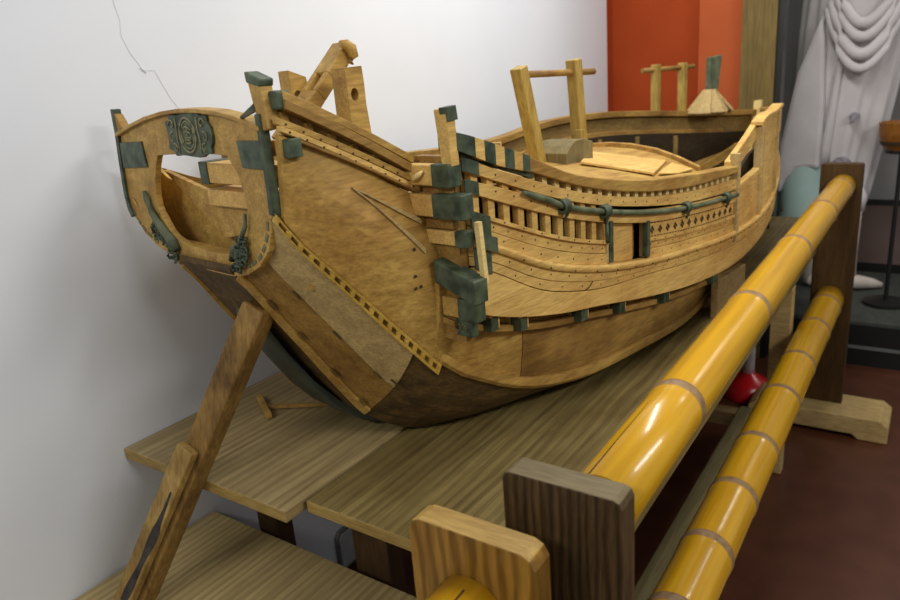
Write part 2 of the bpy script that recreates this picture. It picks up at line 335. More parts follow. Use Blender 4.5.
# wooden pegs let into the bottom planks
for s, v in ((.04, .12), (.085, .13), (.14, .12), (.19, .12), (.05, .47), (.11, .48), (.175, .49), (.2, .56)):
    bm = bmesh.new(); p = bsurf(s, v, 1)+Vector((0, -.006, -.006)); q = bsurf(s+.012, v, 1)+Vector((0, -.006, -.006)); beam(bm, p, q, .005, .003)
    obj('plank_peg', bm, M['stained'], ship)
# keel plank, green, stepped below the bottom near the stern
bm = bmesh.new(); secs = []
for s, z in ((.055, 1.037), (.062, 1.022), (.104, .942), (.15, .868), (.198, .808), (.25, .762), (.30, .737), (.38, .7315), (.5, .7312)):
    wd = .055 if s < .2 else .07
    secs.append([P(s, -.065, z), P(s, .02+max(0, s-.1)*.15, z), P(s, .02+max(0, s-.1)*.15, z+.022), P(s, -.065, z+.022)])
loft(bm, secs); obj('keel_plank', bm, M['keelgreen'], ship, .002)
bm = bmesh.new(); secs = []
for s in lin(-.005, 2.6, 60):
    hw = max(.01, TK(s)); z = max(K(s), .7318)
    a0, a1 = side(s, hw, z+.002, 1), side(s, hw, z+.002, -1)
    secs.append([a1, a0, a0+Vector((0, 0, .012)), a1+Vector((0, 0, .012))])
loft(bm, secs); obj('bottom_board', bm, M['stained'], ship)

# --- quarter planks, gold notched strips
QT = curve([(-.02, .232), (.02, .237), (.25, .27), (.28, .275)]); QZ = curve([(-.02, 1.412), (.01, 1.395), (.13, 1.335), (.25, 1.262), (.28, 1.245)])
PZ_ = curve([(-.02, 1.375), (.04, 1.338), (.08, 1.322), (.14, 1.295), (.22, 1.275), (.28, 1.262)])
def qs(s, v, sd, o=0):
    tg, zg, tt, zt = TG(s), G(s), QT(s), QZ(s)
    if sd < 0: zt = PZ_(s)
    b = math.sin(PI*v)*.028*min(1, max(0, s/.15)); return side(s, tg+(tt-tg)*v+b+o, zg+(zt-zg)*v, sd)
for sd in (1, -1):
    bm = bmesh.new(); secs = []
    for s in lin(0.012, .262, 12):
        o_ = [qs(s, v, sd) for v in lin(.0, 1, 9)]; i_ = [qs(s, v, sd, -.012) for v in lin(.0, 1, 9)]
        secs.append(o_+i_[::-1])
    loft(bm, secs); obj('quarter_plank', bm, M['honey'], ship, .001)
    bm = bmesh.new()
    def gp(s, v, o):
        p = side(s, TG(s), G(s), sd); q = bsurf(s, .93, sd); r = qs(s, .03, sd)
        base = q+(r-q)*v; return base+Vector((-.004, -sd*(o), -.004 if o > 0 else 0))
    for v0, v1 in ((0.0, .28), (.72, 1.0)):
        loft(bm, [[gp(s, v0, .004), gp(s, v1, .004), gp(s, v1, -.004), gp(s, v0, -.004)] for s in lin(.004, .262, 16)])
    loft(bm, [[gp(s, 0, -.001), gp(s, 1, -.001), gp(s, 1, -.007), gp(s, 0, -.007)] for s in lin(.004, .262, 16)], 1)
    N_ = 17
    for i in range(N_+1):
        s = .004+.254*i/N_; e = .0042
        hexa(bm, [gp(s, .2, .0038), gp(s+e, .2, .0038), gp(s+e, .8, .0038), gp(s, .8, .0038)], [gp(s, .2, -.003), gp(s+e, .2, -.003), gp(s+e, .8, -.003), gp(s, .8, -.003)])
    obj('notched_strip', bm, [M['gold'], M['bandwood']], ship, .0008)
# small battens and wedge seams laid on the starboard quarter plank
bm = bmesh.new()
def q_at(s, v, o=.003): return qs(s, v, 1, o)
for (s0, v0, s1, v1, w_) in ((.115, .80, .232, .66, .006), (.115, .80, .24, .845, .005)):
    pts = [q_at(s0+(s1-s0)*i/6, v0+(v1-v0)*i/6) for i in range(7)]
    loft(bm, [[p+Vector((0, -.002, -w_*(.15+i/8))), p+Vector((0, -.002, w_*(.15+i/8))), p+Vector((0, .004, w_*(.15+i/8))), p+Vector((0, .004, -w_*(.15+i/8)))] for i, p in enumerate(pts)])
obj('wedge_batten', bm, M['greyed'], ship)
bm = bmesh.new()
for s, v in ((.205, .44), (.215, .40), (.205, .36), (.21, .62)):
    c = q_at(s, v, .001); loft(bm, [[c+Vector((.003*math.cos(k*PI/3), 0, .003*math.sin(k*PI/3))) for k in range(6)], [c+Vector((.003*math.cos(k*PI/3), -.002, .003*math.sin(k*PI/3))) for k in range(6)]])
obj('peg_holes', bm, M['nail'], ship)

# --- sloping stern rails above the quarter planks
def railrun(sd, s0, s1, tz0, tz1, w_, h, mat, holes=0, n=8, name='stern_rail'):
    bm = bmesh.new(); secs = []
    for i in range(n):
        f = i/(n-1); s = s0+(s1-s0)*f; t = tz0[0]+(tz1[0]-tz0[0])*f; z = tz0[1]+(tz1[1]-tz0[1])*f+.004*math.sin(PI*f)
        secs.append([side(s, t-w_/2, z-h/2, sd), side(s, t+w_/2, z-h/2, sd), side(s, t+w_/2, z+h/2, sd), side(s, t-w_/2, z+h/2, sd)])
    loft(bm, secs)
    for i in range(holes):
        f = (i+.5)/holes; s = s0+(s1-s0)*f; t = tz0[0]+(tz1[0]-tz0[0])*f+w_/2; z = tz0[1]+(tz1[1]-tz0[1])*f
        c = side(s, t-.001, z, sd); loft(bm, [[c+Vector((.0022*math.cos(k*PI/3), 0, .0022*math.sin(k*PI/3))) for k in range(6)], [c+Vector((.0022*math.cos(k*PI/3), -.0022*sd, .0022*math.sin(k*PI/3))) for k in range(6)]], 1)
    return obj(name, bm, [mat, M['nail']], ship, .001)
for sd in (1,):
    railrun(sd, .022, .245, (.232, 1.450), (.265, 1.326), .024, .013, M['honey'])
    railrun(sd, .022, .243, (.240, 1.436), (.272, 1.309), .018, .015, M['honey_dark'])
    railrun(sd, .006, .25, (.238, 1.414), (.272, 1.288), .012, .011, M['honey'], 9)
    railrun(sd, .010, .25, (.240, 1.402), (.274, 1.275), .012, .009, M['pale'], 9)
    railrun(sd, .03, .262, (.242, 1.384), (.276, 1.262), .016, .005, M['honey_dark'])
    for i in range(6):
        f = (i+.5)/6; s = .01+.23*f; bm = bmesh.new(); beam(bm, side(s, .226+.033*f, 1.395-.124*f, sd), side(s, .226+.033*f, 1.436-.124*f, sd), .008, .012, (1, 0, 0)); obj('rail_baluster', bm, M['honey_dark'], ship)
bm = bmesh.new(); loft(bm, [[side(s, .222+.03*f, 1.395-.125*f, 1), side(s, .226+.03*f, 1.395-.125*f, 1), side(s, .226+.03*f, 1.443-.122*f, 1), side(s, .222+.03*f, 1.443-.122*f, 1)] for f, s in ((k/6, .022+.225*k/6) for k in range(7))]); obj('rail_backing', bm, M['honey_dark'], ship)
# green lashing wrapped round the rail head
for sd in (1,):
    bm = bmesh.new(); box(bm, .012, .036, -.244, -.210, 1.428-ZT, 1.456-ZT); obj('rail_clamp', bm, M['green'], ship, .004)

# --- stern frame: a thick U of plank with an arched head
OUT = [(-.292, 1.400), (-.303, 1.36), (-.314, 1.31), (-.318, 1.265), (-.305, 1.232), (-.275, 1.203), (-.235, 1.182), (-.18, 1.168), (-.11, 1.158), (-.03, 1.152), (.05, 1.152), (.095, 1.160), (.140, 1.180), (.174, 1.210), (.194, 1.248), (.207, 1.296), (.211, 1.35), (.210, 1.402), (.15, 1.420), (.09, 1.430), (.03, 1.435), (-.03, 1.4365), (-.09, 1.434), (-.16, 1.427), (-.23, 1.415)]
INN = [(-.150, 1.360), (-.165, 1.342), (-.180, 1.315), (-.190, 1.285), (-.190, 1.262), (-.180, 1.24), (-.165, 1.222), (-.140, 1.206), (-.10, 1.195), (-.03, 1.190), (.03, 1.190), (.07, 1.198), (.102, 1.212), (.12, 1.235), (.13, 1.262), (.13, 1.30), (.118, 1.335), (.095, 1.362), (.075, 1.363), (.05, 1.364), (.02, 1.364), (-.03, 1.364), (-.07, 1.363), (-.10, 1.362), (-.13, 1.361)]
bm = bmesh.new(); n = len(OUT); lay = []
for ring, s in ((OUT, .001), (OUT, .013), (INN, .013), (INN, .001)): lay.append([bm.verts.new(P(s, t, z)) for t, z in ring])
for a, b in zip(lay, lay[1:]+lay[:1]):
    for i in range(n): bm.faces.new((a[i], a[(i+1) % n], b[(i+1) % n], b[i]))
obj('stern_frame', bm, M['honey'], ship, .0015)
bm = bmesh.new()   # thin arched cap on the head of the frame
arc = [(-.296, 1.396), (-.23, 1.411), (-.16, 1.4235), (-.09, 1.431), (-.03, 1.4335), (.03, 1.432), (.09, 1.427), (.15, 1.417), (.210, 1.400)]
loft(bm, [[P(-.008, t, z), P(.024, t, z), P(.024, t, z+.007), P(-.008, t, z+.007)] for t, z in arc]); obj('frame_cap', bm, M['honey'], ship, .0015)
bm = bmesh.new()   # inner bevel strips where the frame meets the crossbar
beam(bm, P(.020, -.17, 1.176), P(.020, .075, 1.170), .030, .034); obj('frame_crossbar', bm, M['honey'], ship, .002)
def band(name, pts, wd, mat=M['green'], s0=-.004, s1=.012):
    bm = bmesh.new(); secs = []
    for i, (t, z) in enumerate(pts):
        a = Vector(pts[max(i-1, 0)]); b = Vector(pts[min(i+1, len(pts)-1)]); d = (b-a).normalized(); nn = Vector((-d.y, d.x))*wd/2
        secs.append([P(s0, t-nn.x, z-nn.y), P(s0, t+nn.x, z+nn.y), P(s1, t+nn.x, z+nn.y), P(s1, t-nn.x, z-nn.y)])
    loft(bm, secs); return obj(name, bm, mat, ship, .0012)
band('edge_strap', [(-.297, 1.448), (-.301, 1.40), (-.312, 1.34), (-.320, 1.28), (-.317, 1.252), (-.308, 1.236)], .013)
band('edge_strap', [(.207, 1.425), (.208, 1.38), (.208, 1.33), (.207, 1.295), (.205, 1.272)], .011)
bm = bmesh.new(); hexa(bm, [P(-.003, -.303, 1.440), P(-.003, -.290, 1.440), P(-.003, -.265, 1.405), P(-.003, -.303, 1.400)], [P(.014, -.303, 1.440), P(.014, -.290, 1.438), P(.014, -.262, 1.405), P(.014, -.303, 1.400)]); obj('frame_horn', bm, M['honey_dark'], ship, .002)
for pts in ([(-.296, 1.384), (-.200, 1.386), (-.196, 1.338), (-.302, 1.334)], [(.137, 1.386), (.205, 1.386), (.209, 1.342), (.143, 1.344)]):
    bm = bmesh.new(); prism(bm, pts, lambda t, z: P(-.003, t, z), lambda t, z: P(.004, t, z)); obj('corner_patch', bm, M['green'], ship, .001)
# corner post above the starboard side of the frame
bm = bmesh.new(); beam(bm, P(.012, .216, 1.40), P(.012, .205, 1.472), .026, .022, (1, 0, 0), w1=.030); o = obj('corner_post', bm, M['honey'], ship, .002)
bm = bmesh.new(); hexa(bm, [P(-.001, .188, 1.470), P(-.001, .222, 1.462), P(.025, .222, 1.462), P(.025, .188, 1.470)], [P(-.001, .186, 1.487), P(-.001, .225, 1.474), P(.025, .225, 1.474), P(.025, .186, 1.487)]); obj('post_cap', bm, M['green'], o, .003)
bm = bmesh.new(); loft(bm, [[P(-.006, .165, 1.422), P(-.006, .167, 1.419), P(.0, .167, 1.419)], [P(.0, .198, 1.440), P(.0, .201, 1.430), P(.014, .201, 1.432)]]); obj('iron_spike', bm, M['green'], ship)
# green-ended transverse stern beams
def stern_beam(t0, t1, z0, z1, s0, s1, g0=None, g1=None, mat=M['pale'], name='stern_beam'):
    bm = bmesh.new(); box(bm, s0, s1, -t1, -t0, z0-ZT, z1-ZT); o = obj(name, bm, mat, ship, .002)
    for g, (a, b) in ((g0, (t0-.002, t0+(g0 or 0))), (g1, (t1-(g1 or 0), t1+.002))):
        if g: bm = bmesh.new(); box(bm, s0-.002, s1+.002, -b, -a, z0-.002-ZT, z1+.002-ZT); obj('green_end', bm, M['green'], o, .0015)
    return o
stern_beam(-.05, .20, 1.309, 1.345, .028, .075, g0=.026)
stern_beam(.17, .252, 1.360, 1.384, .018, .036, g1=.028, name='frame_tie_beam')
stern_beam(-.045, .19, 1.268, 1.297, .03, .10, name='lower_stern_beam')
# carved emblem plaque
emb = []
for k in range(48):
    a = 2*PI*k/48; ex = .076*math.copysign(abs(math.cos(a))**.55, math.cos(a)); ez = .036*math.copysign(abs(math.sin(a))**.5, math.sin(a))
    wv = 1+.05*math.cos(9*a); emb.append((-.010+ex*wv, 1.396+ez*wv))
bm = bmesh.new(); prism(bm, emb, lambda t, z: P(-.004, t, z), lambda t, z: P(.003, t, z)); plaque = obj('emblem_plaque', bm, M['green'], ship, .001)
bm = bmesh.new()
def rel(pts, r=.0017, closed=False): 
    if closed: pts = pts+[pts[0]]
    tube(bm, [P(-.0045, -.010+x, 1.396+z) for x, z in pts], r, 6)
rel([(.027*math.cos(a*PI/14), .029*math.sin(a*PI/14)) for a in range(28)], .0021, True)
rel([(.021*math.cos(a*PI/14), .023*math.sin(a*PI/14)) for a in range(28)], .0012, True)
rel([(-.012, .011), (-.004, .014), (.006, .012), (.012, .008)]); rel([(-.009, .004), (0, .007), (.010, .003)]); rel([(0, .016), (.001, .004), (-.003, -.006)])
rel([(-.010, -.004), (-.011, -.012), (.0, -.014), (.010, -.012), (.009, -.004), (-.010, -.004)]); rel([(-.006, -.008), (.006, -.008)])
for sx in (-1, 1):
    for (cx, cz, r0, a0, tw) in ((.052, .018, .011, 0, 1), (.056, -.004, .010, 2, -1), (.050, -.022, .009, 1, 1)):
        rel([(sx*(cx+r0*(1-i/16)*math.cos(a0+tw*i*.42)), cz+r0*(1-i/16)*math.sin(a0+tw*i*.42)) for i in range(14)], .0018)
    rel([(sx*.037, .030), (sx*.036, .01), (sx*.039, -.01), (sx*.037, -.030)], .0015)
obj('emblem_carving', bm, M['relief_lt'], plaque, smooth=True)
# carved scroll brackets in the two lower corners
def scroll(flip, pts, rad, name):
    bm = bmesh.new(); tube(bm, [P(-.006, t, z) for t, z in pts], rad, 8); o = obj(name, bm, M['green_lt'], ship, smooth=True)
    bm = bmesh.new(); rnd = random.Random(3+flip)
    ln = len(pts)
    for i in range(26):
        k = rnd.uniform(.45, 1)*(ln-1); i0 = min(int(k), ln-2); f = k-i0
        t = pts[i0][0]*(1-f)+pts[i0+1][0]*f; z = pts[i0][1]*(1-f)+pts[i0+1][1]*f
        c = (t-flip*rnd.uniform(.0, .024), z-rnd.uniform(-.004, .026)); a0 = rnd.uniform(0, 6)
        tube(bm, [P(-.005-rnd.uniform(0, .006), c[0]+(.009-.0009*j)*math.cos(a0+j*.7), c[1]+(.009-.0009*j)*math.sin(a0+j*.7)) for j in range(8)], .0028, 6)
    obj('scroll_carving', bm, M['green'], o, smooth=True)
scroll(1, [(-.222, 1.292), (-.218, 1.275), (-.206, 1.250), (-.188, 1.230), (-.166, 1.213), (-.145, 1.200), (-.133, 1.182)], [.004, .0065, .007, .008, .009, .010, .009], 'scroll_bracket')
scroll(-1, [(.133, 1.27), (.128, 1.250), (.112, 1.232), (.092, 1.215), (.075, 1.205), (.066, 1.185)], [.003, .004, .004, .005, .006, .006], 'scroll_bracket')
# inlaid dashes along the rounded corners of the frame
for pts in ([(.186, 1.262), (.181, 1.242), (.170, 1.222), (.155, 1.205), (.137, 1.191), (.115, 1.181), (.094, 1.175)], [(-.306, 1.25), (-.297, 1.234), (-.282, 1.219), (-.262, 1.206), (-.24, 1.196), (-.215, 1.188)]):
    bm = bmesh.new()
    for a, b in zip(pts, pts[1:]):
        a = Vector(a); b = Vector(b); m0 = a+(b-a)*.15; m1 = a+(b-a)*.8; beam(bm, P(.0005, *m0), P(.0005, *m1), .002, .006, (0, (b-a).y, (b-a).x))
    obj('inlay_dashes', bm, M['greenrelief'], ship)
# boards closing the stern inside the opening
bm = bmesh.new(); prism(bm, [(-.232, 1.325), (-.19, 1.316), (-.082, 1.293), (.10, 1.285), (.12, 1.215), (.009, 1.212), (-.036, 1.204), (-.13, 1.262)], lambda t, z: P(.045, t, z), lambda t, z: P(.056, t, z))
obj('transom_board', bm, M['honey'], ship, .001)
bm = bmesh.new(); prism(bm, [(-.33, 1.337), (-.272, 1.307), (-.16, 1.285), (.15, 1.25), (.17, 1.13), (-.10, 1.13), (-.25, 1.16), (-.32, 1.25)], lambda t, z: P(.060, t+.02, z), lambda t, z: P(.068, t+.02, z))
obj('transom_panel', bm, M['honey'], ship)

# --- side timbers below the flared bulwark, both sides
def inner_side(sd, s0, s1, mat, name='side_plank', n=None):
    bm = bmesh.new(); secs = []
    for s in lin(s0, s1, n or max(3, int((s1-s0)/.05))):
        tg, zg = TG(s), G(s); tu = Tc(s)-off(s, .045); zu = U(s)+.05
        pts = [(tg+(tu-tg)*v+math.sin(PI*v)*.008, zg+(zu-zg)*v) for v in lin(0, 1, 5)]
        secs.append([side(s, t, z, sd) for t, z in pts]+[side(s, t-.012, z, sd) for t, z in pts[::-1]])
    loft(bm, secs); return obj(name, bm, mat, ship, .001)
for sd in (1, -1):
    inner_side(sd, .245, .452, M['honey']); inner_side(sd, .454, 2.6, M['honey_dark'])
    # rubbing strip low on the side
    bm = bmesh.new()
    loft(bm, [[side(s, TG(s)+.006, G(s)+.0, sd), side(s, TG(s)+.014, G(s)+.008, sd), side(s, TG(s)+.014, G(s)+.026, sd), side(s, TG(s)+.002, G(s)+.028, sd), side(s, TG(s)-.006, G(s)+.002, sd)] for s in lin(.255, 2.5, 50)])
    obj('chine_strip', bm, M['honey'], ship, .001)
    # ledge under the bulwark
    bm = bmesh.new(); loft(bm, [[side(s, Tc(s)-off(s, .05), U(s)-.03, sd), side(s, Tc(s)-off(s, .022), U(s)-.034, sd), side(s, Tc(s)-off(s, .022), U(s)-.022, sd), side(s, Tc(s)-off(s, .05), U(s)-.018, sd)] for s in lin(.25, 2.5, 40)])
    obj('under_ledge', bm, M['honey_dark'], ship, .001)
    for s, wd in ((.335, .026), (.415, .026), (.61, .03), (.76, .03), (.97, .035), (1.27, .04)):
        bm = bmesh.new(); z = U(s)
        hexa(bm, [side(s-wd/2, Tc(s)-.06, z-.03, sd), side(s+wd/2, Tc(s)-.06, z-.03, sd), side(s+wd/2, Tc(s)-.06, z+.01, sd), side(s-wd/2, Tc(s)-.06, z+.01, sd)],
                 [side(s-wd/2, Tc(s)-.006, z-.026, sd), side(s+wd/2, Tc(s)-.006, z-.026, sd), side(s+wd/2, Tc(s)-.006, z+.01, sd), side(s-wd/2, Tc(s)-.006, z+.01, sd)])
        o = obj('outrigger_beam', bm, M['pale'], ship, .001)
        bm = bmesh.new(); z0 = -.031
        hexa(bm, [side(s-wd/2-.001, Tc(s)-.03, z+z0, sd), side(s+wd/2-.006, Tc(s)-.03, z+z0, sd), side(s+wd/2-.006, Tc(s)-.03, z-.001, sd), side(s-wd/2-.001, Tc(s)-.03, z-.001, sd)],
                 [side(s-wd/2-.001, Tc(s)-.004, z+z0+.003, sd), side(s+wd/2-.006, Tc(s)-.004, z+z0+.003, sd), side(s+wd/2-.006, Tc(s)-.004, z-.001, sd), side(s-wd/2-.001, Tc(s)-.004, z-.001, sd)])
        obj('green_end', bm, M['green'], o, .001)

# --- bulwark strakes
for sd in (1, -1):
    zr = Rtop
    # broad bottom strake, two lengths
    strake('broad_strake', .288, .74, lambda s: Sm(s)-.002, U, -.014, .004, M['pale'], sd, nl=[(0, .5)])
    strake('broad_strake', .7405, 2.60, lambda s: Sm(s)-.002, U, -.014, .004, M['pale'], sd)
    # planks between seam and wale
    mid = lambda s: (Wt(s)-.016)*.5+Sm(s)*.5
    strake('lower_strake', .284, 2.60, lambda s: mid(s)-.001, Sm, -.012, .0025, M['pale'], sd, nl=[(34, .5)])
    strake('lower_strake', .284, 2.60, lambda s: Wt(s)-.012, lambda s: mid(s), -.012, .004, M['pale'], sd, nl=[(40, .5)])
    strake('wale', .284, 2.60, Wt, lambda s: Wt(s)-.015, -.012, .010, M['pale'], sd, bulge=.003, nl=[(30, .8)])
# starboard (and port) planks with door gap
DS0, DS1 = .700, .845
for sd in (1, -1):
    for a, b in ((.284, DS0-.012), (DS1+.012, 1.37)):
        m1 = lambda s: R3(s)-.008; m3 = Wt; 
        m2 = lambda s: R3(s)-.008+(Wt(s)-R3(s)+.008)*.48
        strake('side_strake', a, b, m1, lambda s: m2(s)+.0012, -.010, .000, M['pale'], sd, nl=[(max(3, int((b-a)/.035)), .5)])
        strake('side_strake', a, b, m2, Wt, -.010, .003, M['pale'], sd, nl=[(max(3, int((b-a)/.045)), .5)])
        strake('thin_rail', a, b, R3, lambda s: R3(s)-.008, -.008, .007, M['pale'], sd, nl=[(max(3, int((b-a)/.05)), .5)])
    strake('rail_plank', .275, 1.37, P2t, P2b, -.008, .006, M['pale'], sd, nl=[(24, .35)])
    strake('rail_plank', .270, 1.37, P1t, P1b, -.008, .006, M['pale'], sd, nl=[(22, .5)])
    # cap rail, heavier
    if sd > 0:
        strake('cap_rail', .256, 1.375, Rtop, Rbot, -.030, .010, M['greyed'] if False else M['honey'], sd, bevel=.0025)
    # inner lining behind the openings, shade painted into its dark wood
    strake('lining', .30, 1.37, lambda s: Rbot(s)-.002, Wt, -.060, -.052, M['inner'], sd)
    # balusters under the cap rail and behind the open lattice
    for i in range(25):
        s = .45+.91*i/25; bm = bmesh.new(); wq = .0075
        zt, zb = Rbot(s)+.003, P1t(s)-.004
        hexa(bm, [side(s-wq, Tc(s)-.018, zb, sd), side(s+wq, Tc(s)-.018, zb, sd), side(s+wq, Tc(s)-.002, zb, sd), side(s-wq, Tc(s)-.002, zb, sd)],
                 [side(s-wq, Tc(s)-.018, zt, sd), side(s+wq, Tc(s)-.018, zt, sd), side(s+wq, Tc(s)-.002, zt, sd), side(s-wq, Tc(s)-.002, zt, sd)])
        obj('rail_peg', bm, M['bright'], ship)
    for i in range(12):
        s = .300+.038*i if i < 11 else .690; bm = bmesh.new(); wq = .0085
        hexa(bm, [side(s-wq, Tc(s)-.014, R3(s)-.01, sd), side(s+wq, Tc(s)-.014, R3(s)-.01, sd), side(s+wq, Tc(s)-.001, R3(s)-.01, sd), side(s-wq, Tc(s)-.001, R3(s)-.01, sd)],
                 [side(s-wq, Tc(s)-.014, P1b(s)+.004, sd), side(s+wq, Tc(s)-.014, P1b(s)+.004, sd), side(s+wq, Tc(s)-.001, P1b(s)+.004, sd), side(s-wq, Tc(s)-.001, P1b(s)+.004, sd)])
        obj('stanchion', bm, M['pale'], ship)
    # diamond pierced panel forward of the door
    strake('pierced_panel', DS1+.012, 1.37, lambda s: P2b(s)+.002, lambda s: R3(s)-.001, -.012, .0, M['pale'], sd)
    bm = bmesh.new()
    for i in range(13):
        s = DS1+.035+i*.0385; c = side(s, Tc(s)+.0006, (P2b(s)+R3(s))/2-.001, sd); a = Vector((1, 0, 0)); v = Vector((0, 0, 1)); ou = Vector((0, -sd*.001, 0))
        for (dx, dz) in ((0, .0055), (0, -.0055), (.006, 0), (-.006, 0)):
            c2 = c+a*dx+v*dz; q = [c2+a*.004, c2+v*.0042, c2-a*.004, c2-v*.0042]; loft(bm, [q, [p+ou for p in q]])
    for i in range(34):
        s = DS1+.02+i*.0148
        for zz in (P2b(s)-.0022, R3(s)+.003):
            c = side(s, Tc(s)+.0006, zz, sd); q = [c+Vector((-.004, 0, -.001)), c+Vector((.004, 0, -.001)), c+Vector((.004, 0, .001)), c+Vector((-.004, 0, .001))]; loft(bm, [q, [p+Vector((0, -sd*.001, 0)) for p in q]])
    obj('pierced_marks', bm, M['nail'], ship)
    # doorway: green posts, pale board set back, lintel
    for s in (DS0-.006, DS1+.006):
        strake('door_post', s-.0065, s+.0065, lambda z: P2b(z)+.004, lambda z: Wt(z)+.004, -.004, .009, M['green'], sd, n=2)
        strake('door_post_lining', s-.012 if s < .8 else s-.001, s+.001 if s < .8 else s+.012, lambda z: P2b(z)+.002, lambda z: Wt(z)+.002, -.016, .0045, M['greyed'], sd, n=2)
    strake('door_board', DS0+.010, DS1-.034, lambda z: P2b(z)-.002, lambda z: Wt(z), -.018, -.010, M['pale'], sd, n=3)
    strake('door_back', DS0, DS1, lambda z: P2b(z)-.0, lambda z: Wt(z), -.034, -.026, M['honey_dark'], sd, n=3)
    # green pole lashed along the side
    bm = bmesh.new(); PZ = lambda s: (P1b(s)+P2t(s))/2-.003
    tube(bm, [side(s, Tc(s)+.013, PZ(s)-(.006 if s > .5 else 0), sd) for s in lin(.405, 1.36, 26)], [.004]+[.0062]*25, 8); pole = obj('lashed_pole', bm, M['green_lt'], ship, smooth=True)
    for s in (.523, .662, 1.028, 1.275):
        bm = bmesh.new(); z = PZ(s)-.005; c = side(s, Tc(s)+.013, z, sd)
        for k in (-1, 0, 1): tube(bm, [c+Vector((k*.007, .010*math.cos(a), .0115*math.sin(a))) for a in lin(0, 2*PI, 13)], .0038, 6)
        tube(bm, [c+Vector((0, -sd*.008, .002)), c+Vector((.003, -sd*.004, -.016)), c+Vector((-.003, -sd*.002, -.026))], .004, 6)
        obj('lashing_knot', bm, M['green'], pole, smooth=True)
    bm = bmesh.new(); s = .672; tube(bm, [side(s, Tc(s)+.010, PZ(s)-.02, sd), side(s+.002, Tc(s)+.010, R3(s)+.012, sd), side(s+.004, Tc(s)+.012, R3(s)-.006, sd)], .0042, 6); obj('hanging_lashing', bm, M['green'], pole, smooth=True)
    # green painted ends at the stern end of each strake
    def gend(a, b, zt, zb, d=.0075): strake('green_band', a, b, zt, zb, d-.002, d, M['green'], sd, n=3, bevel=.0003)
    gend(.266, .305, lambda s: P1t(s)+.001, lambda s: P1b(s)-.001); gend(.270, .302, lambda s: P2t(s)+.001, lambda s: P2b(s)-.001)
    gend(.280, .325, lambda s: R3(s)-.0, lambda s: R3(s)-.050); gend(.281, .332, lambda s: Wt(s)+.012, lambda s: Wt(s)-.016, .0145); gend(.281, .322, lambda s: Wt(s)-.017, lambda s: Sm(s)-.006)
bm = bmesh.new()
for a, b in (((.600, 1.011), (.613, 1.013)), ((.613, 1.013), (.632, 1.026))):
    p0, p1 = side(a[0], Tc(a[0])+.0030, a[1], 1), side(b[0], Tc(b[0])+.0030, b[1], 1); beam(bm, p0, p1, .0012, .0022)
obj('broken_joint', bm, M['nail'], ship)
# starboard cap rail stripes
for a, b in ((.2555, .296), (.318, .343), (.366, .390), (.412, .431)):
    strake('green_stripe', a, b, lambda s: Rtop(s)+.0012, lambda s: Rbot(s)-.001, -.031, .0115, M['green'], 1, n=3, bevel=.0004)
for a, b in ((.296, .318), (.343, .366), (.390, .412)):
    strake('pale_stripe', a, b, lambda s: Rtop(s)+.0008, lambda s: Rbot(s)-.0006, -.0305, .0110, M['pale'], 1, n=3, bevel=.0004)
strake('green_gap_strip', .27, .45, lambda s: Rbot(s)-.003, lambda s: P1t(s)+.004, -.008, .002, M['green'], 1)  # green strip in the gap under the stern end of the cap rail
# --- starboard bow
strake('bow_side', 1.375, 1.60, lambda s: 1.088+(s-1.375)*.09, lambda s: Wt(s)+.0, -.012, .002, M['pale'], 1)
strake('bow_side_cap', 1.375, 1.60, lambda s: 1.103+(s-1.375)*.10, lambda s: 1.087+(s-1.375)*.09, -.016, .006, M['pale'], 1, bevel=.003)
strake('bow_rail', 1.36, 1.61, lambda s: RIM(s)-.002, lambda s: RIM(s)-.050, -.028, -.010, M['pale'], 1, bevel=.002)
strake('bow_plank', 1.60, 2.60, lambda s: RIM(s)-.0, lambda s: RIM(s)-.085, -.012, .006, M['pale'], 1)
strake('bow_plank', 1.60, 2.60, lambda s: RIM(s)-.086, lambda s: Wt(s)+.0, -.012, .003, M['pale'], 1)
strake('bow_cap', 1.58, 2.60, lambda s: RIM(s)+.008, lambda s: RIM(s)-.004, -.024, .012, M['pale'], 1, bevel=.002)
for s, z1 in ((1.375, 1.195), (1.60, 1.245), (1.86, 1.27)):
    strake('bow_post', s-.008, s+.008, lambda q: z1, lambda q: Wt(q)-.03 if s < 1.5 else Wt(q)+.01, -.014, .0125, M['greyed'], 1, n=2)
# --- port side upper works (plain, mostly seen from inside)
strake('port_upper_plank', .26, 2.60, lambda s: PORT(s)-.012, lambda s: PORT(s)-.095, -.014, .002, M['bandwood'], -1)
strake('port_cap_rail', .25, 2.60, PORT, lambda s: PORT(s)-.022, -.034, .012, M['honey_dark'], -1, bevel=.002)
strake('port_inner_rail', .8, 2.45, lambda s: PORT(s)-.075, lambda s: PORT(s)-.105, -.030, -.014, M['honey_dark'], -1, bevel=.002)
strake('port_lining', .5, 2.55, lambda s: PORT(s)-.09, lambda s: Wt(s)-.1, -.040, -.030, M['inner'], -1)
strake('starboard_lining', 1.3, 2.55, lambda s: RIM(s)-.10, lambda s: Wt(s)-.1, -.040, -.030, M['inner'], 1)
for i in range(6):
    s = 1.2+i*.2; strake('port_knee', s-.008, s+.008, lambda q: PORT(q)-.1, lambda q: Wt(q), -.046, -.032, M['bandwood'], -1, n=2)
